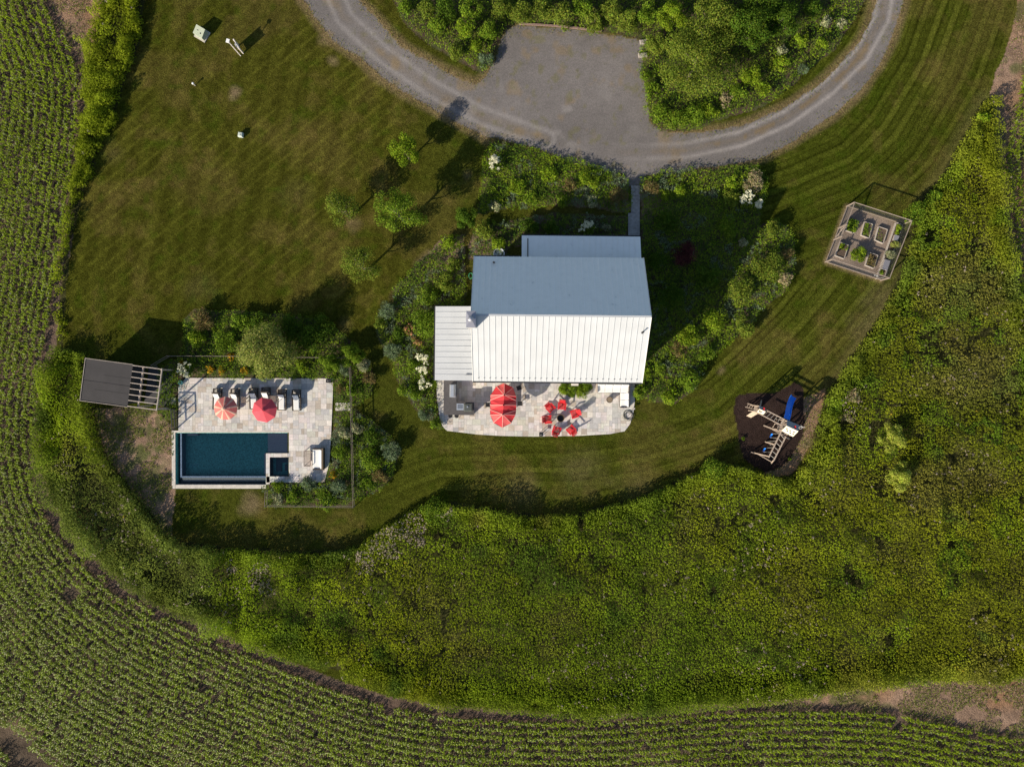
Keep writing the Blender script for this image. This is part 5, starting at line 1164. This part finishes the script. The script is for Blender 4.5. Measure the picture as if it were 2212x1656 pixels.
    # ramp, ladder and bits at the west end
    r = MB(); r.slab([tuple(q(190,560,.15)), tuple(q(290,600,.15)), tuple(q(455,500,1.1)), tuple(q(345,455,1.1))], .05); r.build('ramp', mat('plywood', (.46, .37, .28), .8, noise=.15), t, og)
    l = MB(); l.bar(q(170,372,.1), q(420,440,1.2), .05); l.bar(q(215,298,.1), q(470,370,1.2), .05)
    for k in range(5): l.bar(q(170,372,.1).lerp(q(420,440,1.2), (k+.5)/5), q(215,298,.1).lerp(q(470,370,1.2), (k+.5)/5), .04)
    l.build('ladder', cw, t, og)
    l = MB(); l.bar(q(475,370,1.5), q(510,235,.1), .10); l.build('brace', cw, t, og)
    l = MB(); l.box(tuple(q(885,800,.7)), (.38, .5, .04)); l.bar(q(745,810,.0), q(800,725,1.3), .06); l.bar(q(800,725,1.3), q(920,745,1.3), .05); l.build('step_platform', cw, t, og)
    l = MB(); l.tube([q(1300,790,1.9), q(1425,800,1.9)], .03, 6); l.tube([q(1335,800,1.9)+Vector((.16*cos(a), .16*sin(a), 0)) for a in np.linspace(0, 2*pi, 13)[:-1]], .02, 5, closed=True); l.build('steering_wheel', mat('wheel_white', (.6, .58, .55), .5), t, og)
    l = MB(); l.box(tuple(q(1215,800,3.05)), (.10, .28, .3)); l.build('flag', mat('red_plastic', (.6, .03, .03), .4), t, og)
    l = MB(); l.box(tuple(q(560,410,2.75)), (.10, .22, .22)); l.build('flag', MATS['red_plastic'], t, og)
playset()
for (x, y), lb in (((2160+140/7.2)/S_, (1140+1040/7.2)/S_), 'yellow-green weed tuft on the dark mulch west of the swings'), (((2160+1115/7.2)/S_, (1140+1460/7.2)/S_), 'light green weed tuft on the dark mulch south east of the swings'):
    if 0:
        p = P(x, y); t = thing('toy_bucket', lb, 'toy', (p[0], p[1], .02)); b = MB(); b.lathe([(.10, 0), (.15, .22), (.14, .22), (.09, .03), (0, .03)], 14, closed=False); b.build('bucket', mat('yellow_plastic', (.45, .42, .05), .4), t); b = MB(); b.tube([(.15*cos(a), 0, .22+.12*sin(a)) for a in np.linspace(0, pi, 8)], .008, 5); b.build('handle', canv, t)
    else: shrub(x, y, 5, .3, 'g', lb, 'weed', 'weed', None, 2, .1)

# ------------------------------------------------------------------ service boxes on the west lawn
c8 = lambda x, y, h=0: P((480+x/3.7625)/S_, (x*0+y/3.7625)/S_, h)
gg = mat('box_green', (.34, .38, .30), .5, noise=.08)
p = c8(425, 385); t = thing('transformer_box', 'large grey-green metal utility cabinet on a concrete pad at the top of the west lawn', 'utility box', p, radians(-31)); b = MB(); b.box((0, 0, .04), (1.2, 1.1, .1)); b.build('pad', mat('concrete', (.45, .42, .38), .9, noise=.15), t)
b = MB(); b.add([(-.5, -.42, .09), (.5, -.42, .09), (.5, .42, .09), (-.5, .42, .09), (-.5, -.42, .62), (.5, -.42, .62), (.48, .40, .85), (-.48, .40, .85)], [(3, 2, 1, 0), (4, 5, 6, 7), (0, 1, 5, 4), (1, 2, 6, 5), (2, 3, 7, 6), (3, 0, 4, 7)]); b.build('cabinet', gg, t); b = MB(); b.box((-.15, 0, .74), (.12, .05, .06)); b.box((.2, -.12, .71), (.1, .1, .06)); b.build('latch', blk, t)
pA, pB = c8(845, 520), c8(862, 585); a0 = c8(828, 512); a1 = c8(872, 585)
t = thing('meter_stand', 'white electric meter board on posts with a tall white capped pipe', 'meter stand', ((a0[0]+a1[0])/2, (a0[1]+a1[1])/2, 0)); ang = atan2(a1[1]-a0[1], a1[0]-a0[0]); wp = mat('white_board', (.72, .66, .62), .6); og = t.location
b = MB(); b.box((og[0], og[1], .75), (.95, .06, 1.0), rz=ang); b.build('board', wp, t, og)
for k in (-.42, .42): b = MB(); b.box((og[0]+cos(ang)*k, og[1]+sin(ang)*k, .65), (.1, .1, 1.3)); b.build('post', wp, t, og)
b = MB(); b.box((og[0]-sin(ang)*-.0-.06, og[1]-.09, .85), (.35, .16, .5), rz=ang); b.build('meter', mat('meter_grey', (.3, .32, .34), .4), t, og)
pc = c8(705, 452, 2.0); b = MB(); b.tube([(pc[0]+.45, pc[1]-.5, 0), (pc[0]+.25, pc[1]-.3, 1.2), (pc[0], pc[1], 1.95)], .04, 8); b.build('pipe', wp, t, og); b = MB(); b.box((pc[0], pc[1], 2.0), (.30, .34, .08), rz=radians(-15)); b.build('cap', mat('white_cap', (.8, .8, .8), .4), t, og)
p = c8(345, 945); t = thing('vent_post', 'short white vent pipe with a domed cap on the west lawn', 'pipe', p); b = MB(); b.tube([(0, 0, 0), (-.03, .04, .42)], .04, 8); b.build('pipe', wp, t); b = MB(); b.lathe([(.10, 0), (.11, .05), (.06, .11), (0, .12)], 14, (-.03, .04, .4)); b.build('cap', MATS['white_cap'], t)
p = c8(858, 1497); t = thing('pedestal_box', 'small pale green utility pedestal in the middle of the west lawn', 'utility box', p, radians(-8)); b = MB(); b.cushion((0, 0, .22), (.44, .44, .42), bev=.06); b.build('body', mat('pale_green', (.48, .54, .48), .5), t); b = MB(); b.box((.06, -.02, .44), (.05, .08, .03)); b.build('latch', blk, t)
# timber edging and blocks round the parking bay
def edging(name, lb, pts, h=.14, w_=.16):
    pw = PL(pts); t = thing(name, lb, 'edging', (*pw[0], 0)); b = MB()
    for a, c in zip(pw[:-1], pw[1:]): b.bar((*a, h/2), (*c, h/2), w_, h)
    b.build('timber', mat('old_timber', (.22, .15, .13), .9, noise=.25), t, t.location)
edging('timber_edging', 'reddish timber edging along the top of the gravel parking bay', [(1121,52.5),(1170,55),(1225,59),(1280,66),(1300,69)])
for k, (x, y) in enumerate(((1391,92),(1388,121))):
    p = P(x, y); t = thing('stone_block', ['flat grey stone block at the top right corner of the parking bay','flat grey stone block lower down the right side of the parking bay'][k], 'stone block', (p[0], p[1], 0), radians(8)); b = MB(); b.cushion((0, 0, .12), (.85, .42, .28), bev=.05); b.build('stone', mat('grey_stone', (.30, .27, .25), .9, noise=.2, bump=.3), t)
# loungeable odds: paddling ring behind the house and hose reel by the west wall
p = P((1400+228/3.68)/S_, (380+1345/3.68)/S_); t = thing('metal_tub', 'round galvanised tub half hidden under the north eave of the house', 'tub', (p[0], p[1], 0)); b = MB(); b.lathe([(.44, 0), (.5, .5), (.53, .52), (.48, .5), (.42, .06), (0, .06)], 24, closed=False); b.build('tub', steel, t)
p = P((1250+408/3.16)/S_, (650+500/3.16)/S_); t = thing('hose_reel', 'coiled light green hose against the west gable wall', 'hose', (p[0], p[1], .05)); b = MB()
for k in range(3): b.tube([((.22-.03*k)*cos(a), (.30-.03*k)*sin(a), .05+.04*k) for a in np.linspace(0, 2*pi, 17)[:-1]], .014, 5, closed=True)
b.build('coil', mat('green_hose', (.06, .35, .16), .4), t)

# ------------------------------------------------------------------ trees and shrubs that stand out
TR = [
 (870,322,31,3.8,'y','bright yellow-green young tree by the drive edge of the west lawn','tree',1.3,.14,.25,(-.3,.2)),
 (732,450,36,4.6,'l','thin dusty green tree, the leftmost of the four lawn trees below the drive','tree',.8,.14,.25,(-.4,.1)),
 (851,455,46,6.3,'g','tallest blue-green lawn tree, between the dusty tree and the gravel drive','tree',1.0,.15,.2,(-.5,.2)),
 (768,571,40,5.0,'l','sparse olive lawn tree nearest the pool shrubs','tree',.7,.14,.2,(-.4,0)),
 (572,760,50,4.6,'v','big round variegated tree leaning over the pool fence','tree',2.2,.14,.08,(.2,0)),
 (1506,128,78,5.6,'l','wide airy olive tree with bare pale limbs beside the parking bay','tree',.9,.16,.3,(0,.3)),
 (1548,40,54,5.8,'l','olive green tree at the top edge, right of the parking bay','tree',1.0,.16,.25,(0,.2)),
 (1622,52,48,5.6,'d','dark green round tree inside the bend of the drive','tree',1.5,.17,.1,(0,.2)),
 (1640,-8,44,6.0,'d','dark tree cut by the top edge inside the bend of the drive','tree',1.4,.17,.1,(0,.2)),
 (1692,40,38,4.4,'d','dark low tree between the round dark tree and the pale flowering shrubs','tree',1.4,.16,.1,(0,.1)),
 (1456,30,30,3.8,'y','bright feathery conifer above the parking bay corner','tree',1.8,.12,.05,(0,0)),
 (1933,948,29,2.6,'k','pale yellow-green sapling in the east meadow, the upper of two','sapling',1.6,.13,.25,(0,0)),
 (1948,1030,27,2.5,'k','pale yellow-green sapling in the east meadow, the lower of two','sapling',1.6,.13,.25,(0,0)),
 (1004,471,25,2.4,'d','dark green conical tree at the west tip of the front bed','tree',2.0,.12,.02,(0,0)),
 (709,784,22,2.5,'g','dark feathery conifer on the pool fence by the terrace corner','conifer',2.2,.11,.02,(0,0)),
 (757,766,24,2.6,'g','bright feathery conifer outside the north east corner of the pool fence','conifer',2.2,.11,.02,(0,0)),
]
for x, y, r, h, pal, lb, cat, dn, lf, cb, ln in TR: tree(x, y, r, h, pal, lb, cat, cat, dn, lf, cb, lean=ln, limbs=14 if r == 50 else (9 if r > 30 else 7), full=1.45 if r == 50 else 1.15, flat=1.0 if r == 50 else .8)
SH = [
 # pool surroundings
 (433,690,26,1.3,'o','rust coloured grass clump at the north west tip of the pool bed'),(423,731,20,1.4,'y','yellow-green bush below the rust coloured grass'),
 (488,737,28,1.3,'g','broad feathery green bush left of the big round pool tree'),(402,797,17,1.0,'w','white flowering hydrangea at the north west corner of the pool terrace'),
 (630,705,26,1.7,'d','dark shaded bush right behind the big round pool tree'),(668,730,30,1.8,'d','dark shaded bush between the round tree and the pool conifers'),(697,700,24,1.5,'d','dark shaded bush at the top edge of the pool bed'),
 (520,695,22,1.2,'g','green bush at the top of the pool bed, above the feathery one'),(560,690,20,1.2,'d','dark bush straight above the big round tree'),
 (783,788,17,1.3,'s','silvery white shrub outside the north east fence corner'),(654,790,16,.9,'y','yellow-green low shrub right of the big tree, touching the terrace'),(797,816,14,.9,'o','brown-red grass clump by the mown strip east of the pool'),
 (741,795,16,1.2,'b','blue-grey shrub tucked in the north east fence corner'),(760,842,16,1.0,'g','green clump just outside the east pool fence, above the stepping stones'),(736,840,12,.8,'o','brownish clump just inside the east pool fence, above the stepping stones'),
 (744,933,15,1.0,'s','silver leaved shrub just inside the east pool fence'),(771,926,16,1.0,'s','silver leaved shrub just outside the east pool fence'),(842,971,22,1.3,'b','grey-brown rounded bush at the east tip of the pool bed'),
 (802,992,28,1.5,'g','green bush in the middle of the bed outside the east pool fence'),(800,945,22,1.3,'d','dark bush above the green one outside the east pool fence'),(735,975,18,1.2,'g','green bush just inside the east pool fence, below the silver shrub'),
 (731,1053,18,1.1,'b','round blue-green bush at the south east corner of the pool terrace'),(719.6,1025,9.5,.8,'f','golden yellow flowering clump beside the daybed'),(666,1044,17,.9,'b','blue-green feathery grass below the daybed'),
 (598,1050,13,.8,'y','yellow-green clump at the west end of the bed below the spa'),(632,1075,17,1.0,'g','green bush in the middle of the bed below the spa'),(705,1083,24,.8,'g','low green mound in the south east corner of the pool fence'),(600,1077,14,.9,'s','pale grey clump in the south west corner of the fenced bed'),
 (822,1030,20,1.0,'o','brownish clump at the south east of the bed outside the fence'),(790,1045,17,.9,'g','green clump near the lawn south east of the pool fence'),
 (392,784,8,.8,'f','golden flower clump left of the white pool hydrangea'),(452,797,10,.7,'f','golden flower clump on the terrace edge behind the westmost lounger'),(477,800,9,.7,'f','golden flower clump on the terrace edge behind the second lounger'),(497,772,9,.8,'f','golden flower clump beside the fence, left of the big round tree'),(528,800,10,.8,'f','golden flower clump at the lower left foot of the big round tree'),(517,738,6,.9,'f','small golden flower clump above the fence, left of the big round tree'),
 # north of the house
 (1068,442,15,.9,'s','silvery mound at the lower left corner of the front bed'),(1059,316,7,.9,'y','small yellow-green spike at the top left corner of the front bed'),(1072,354,20,1.0,'w','white flowering clump near the top left of the front bed'),
 (1183,374,22,1.1,'y','bright green bush in the upper middle of the front bed'),(1118,404,20,1.1,'y','bright green bush in the left middle of the front bed'),(1277,386,24,1.1,'y','bright green bush in the right middle of the front bed'),(1232,400,14,1.0,'o','tan grass clump between the two bright bushes of the front bed'),
 (1150,430,18,.9,'g','green mound near the lower edge of the front bed, left'),(1215,432,18,.9,'g','green mound near the lower edge of the front bed, middle'),(1280,433,14,.8,'s','grey-green mound near the lower edge of the front bed, right'),(1335,420,20,1.0,'o','bronze grass clump beside the slab path, front bed side'),
 (1270,495,18,1.2,'w','white hydrangea against the porch roof'),(1311,489,10,1.0,'s','small silvery shrub right of the white hydrangea by the porch'),(1144,486,22,1.3,'d','dark green shrub above the west end of the porch roof'),(1190,490,18,1.1,'d','dark shrub between the west end of the porch and the hydrangea'),
 (1048,498,24,1.2,'l','olive shrub north west of the house corner'),(1076,526,17,1.2,'y','yellow-green fern-like shrub by the north west house corner'),(966,522,17,1.2,'y','pale yellow-green shrub at the top tip of the west bed'),
 # east bed
 (1474,412,17,1.0,'y','round clipped bright green bush in the east bed, near the path'),(1438,424,11,.8,'y','small green mound left of the round clipped bush'),(1408,405,17,1.0,'o','mixed bronze shrub just right of the slab path'),(1630,392,26,1.4,'r','spiky tan bush at the north east corner of the east bed'),
 (1582,394,17,1.1,'y','yellow-green bush left of the spiky tan bush'),(1613,430,17,1.1,'w','white flowering shrub in the shade edge of the east bed, the left one'),(1639,440,12,1.0,'w','white flowering shrub in the shade edge of the east bed, the right one'),(1583,428,22,1.1,'l','olive mound left of the white flowering shrubs'),
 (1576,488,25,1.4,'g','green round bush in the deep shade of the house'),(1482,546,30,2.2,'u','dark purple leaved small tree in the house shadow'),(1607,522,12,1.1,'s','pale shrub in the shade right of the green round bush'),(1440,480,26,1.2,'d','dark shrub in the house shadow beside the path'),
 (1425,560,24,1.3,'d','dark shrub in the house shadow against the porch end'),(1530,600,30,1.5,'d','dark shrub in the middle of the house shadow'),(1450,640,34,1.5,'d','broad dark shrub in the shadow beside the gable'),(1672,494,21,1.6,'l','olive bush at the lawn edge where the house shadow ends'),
 (1658,572,34,2.0,'l','broad sunlit olive bush on the lawn side of the east bed'),(1702,548,15,1.2,'o','rust tipped clump on the lawn edge of the east bed'),(1698,602,18,1.3,'r','tan seeded clump at the east corner of the bed'),(1604,624,34,1.9,'l','sunlit olive bush below the broad one in the east bed'),
 (1549,690,27,1.6,'y','bright bush at the sun line in the lower east bed'),(1609,702,24,1.5,'l','light green airy bush on the lawn edge of the lower east bed'),(1490,722,27,1.5,'y','bright green bush beside the shadow line of the gable'),(1527,762,18,1.3,'g','green bush near the lawn in the lower east bed'),
 (1467,753,18,.9,'o','orange tinted grass clump in the lower east bed'),(1490,820,25,1.6,'g','dense green bush at the lawn corner of the lower east bed'),(1448,853,22,1.2,'y','yellow-green bush at the bottom tip of the east bed'),(1384,846,18,1.1,'g','green bush touching the corner sofa end'),(1428,795,16,1.0,'g','green mound by the south east house corner'),(1400,800,14,1.0,'y','bright mound right below the south east house corner'),
 # west bed
 (925,638,24,1.4,'g','green bush in the upper west bed beside the bare patch'),(960,610,24,1.3,'l','olive bush in the upper west bed beside the mown path'),(975,570,20,1.2,'l','olive mound below the pale shrub of the west bed'),(836,670,19,1.1,'b','blue-grey bush at the west shoulder of the west bed'),(822,703,18,1.0,'l','olive mound below the blue-grey bush of the west bed'),
 (845,758,19,1.1,'b','blue-grey bush at the lawn edge level with the chimney'),(919,699,34,2.0,'g','large glossy green bush beside the wing roof'),(882,711,13,1.2,'p','coral pink flowering bush beside the wing'),(899,735,12,1.2,'p','pink and white hydrangea beside the wing'),
 (916,771,15,1.3,'w','cream hydrangea beside the wing, the top one of three'),(911,799,12,1.2,'w','cream hydrangea beside the wing, the middle one of three'),(915,828,15,1.3,'w','cream hydrangea beside the wing, the bottom one of three'),(893,790,18,1.2,'g','green bush left of the cream hydrangeas'),(901,855,17,1.1,'g','green bush below the cream hydrangeas'),
 (916,896,14,.9,'b','blue-green mound beside the outdoor kitchen'),(940,915,13,.8,'g','green clump at the terrace corner by the lawn'),(875,840,18,1.0,'g','green mound on the lawn edge below the hydrangeas'),(860,722,17,1.0,'d','dark mound between the olive and the glossy bush'),
 # playset side and meadow edge
 (1843,853,20,1.8,'r','white flowering tall shrub beside the play area'),(1832,903,15,1.5,'r','pinkish white flowering shrub below the taller one beside the play area'),(1808,880,17,1.6,'g','green shrub on the play side of the white flowering shrubs'),(1980,460,26,1.8,'g','dark green bush where the meadow meets the garden fence'),(2020,425,22,1.7,'g','green bush above the garden corner at the meadow edge'),(2128,250,16,1.8,'y','slender yellow-green bush at the top tip of the east meadow'),
 (1545,1018,30,1.9,'g','rounded bush at the meadow tip below the play area'),(940,1104,30,1.9,'g','bush on the meadow edge at the narrowest part of the lawn'),
 # wooded island
 (878,14,18,1.5,'g','green bush at the top left end of the wooded island'),(943,48,22,1.6,'g','green bush in the left part of the wooded island'),(920,18,20,1.4,'l','olive bush at the top left of the wooded island'),(1003,56,21,2.4,'y','bright yellow-green tall shrub in the wooded island, left of the parking bay'),(1030,98,15,1.3,'y','small bright yellow-green shrub near the left corner of the parking bay'),
 (1050,126,17,1.3,'b','grey-green round bush at the pointed left tip of the island'),(1052,58,24,2.0,'g','green shrub just left of the parking bay top corner'),(985,110,20,1.2,'l','olive mound near the grass verge of the island'),(965,15,26,2.0,'d','dark bush at the top edge, left part of the island'),(1020,15,26,2.0,'g','green bush at the top edge, left of the pale green row'),
 (1085,12,26,2.2,'l','light green bush at the top edge above the bay corner'),(1131,22,28,2.3,'l','pale green bush in the row above the bay, first from the left'),(1172,14,26,2.4,'l','pale green bush in the row above the bay, second from the left'),(1218,30,28,2.3,'l','pale green bush in the row above the bay, third from the left'),(1262,12,26,2.4,'g','green bush in the row above the bay, at the top edge'),(1284,44,24,2.0,'l','pale green bush in the row above the bay, with a dark gap to its left'),
 (1325,20,27,2.4,'l','pale green bush in the row above the bay, near its right end'),(1358,44,26,2.2,'l','pale green bush above the right end of the bay'),(1400,25,26,2.6,'g','green bush left of the feathery conifer'),(1418,90,24,2.4,'l','olive bush between the bay and the airy tree'),(1396,158,15,.9,'g','glossy green mound on the right edge of the bay'),(1412,195,20,1.2,'g','glossy green bush on the right edge of the bay, middle'),
 (1424,240,24,1.3,'g','glossy green bush on the right edge of the bay, lower'),(1462,256,28,1.4,'g','glossy green bush at the bottom tip of the island, left'),(1502,252,26,1.4,'g','glossy green bush at the bottom tip of the island, middle'),(1535,235,24,1.3,'y','yellow-green bush at the bottom of the island'),(1569,214,18,1.1,'r','tan seeded mound on the lower edge of the island'),
 (1600,196,20,1.4,'g','green bush on the lower right of the island'),(1624,165,24,1.7,'y','yellow-green bush below the dark round tree'),(1652,190,18,1.3,'y','yellow-green mound on the verge below the dark tree'),(1692,102,13,1.5,'s','white blooming shrub in the right part of the island'),(1691,136,18,1.5,'y','yellow-green shrub below the white blooming shrub'),
 (1735,150,12,1.1,'b','round grey bush on the verge at the right of the island'),(1734,84,18,1.4,'y','yellow-green shrub right of the white blooming shrub'),(1778,92,15,1.2,'y','yellow-green mound at the right edge of the island'),(1787,43,13,1.4,'s','pale shrub in the upper right of the island'),(1819,48,12,1.1,'s','pale round bush nearest the drive, upper right of the island'),(1760,20,24,2.0,'d','dark bush at the top edge, right part of the island'),
]
for x, y, r, h, pal, lb in SH:
    wc = {'w': 'flowering shrub', 'p': 'flowering shrub', 'o': 'ornamental grass', 'f': 'flowering plant'}.get(pal, 'shrub')
    shrub(x, y, r*1.08, h, pal, lb, wc.replace(' ', '_'), wc, dens=1.5)
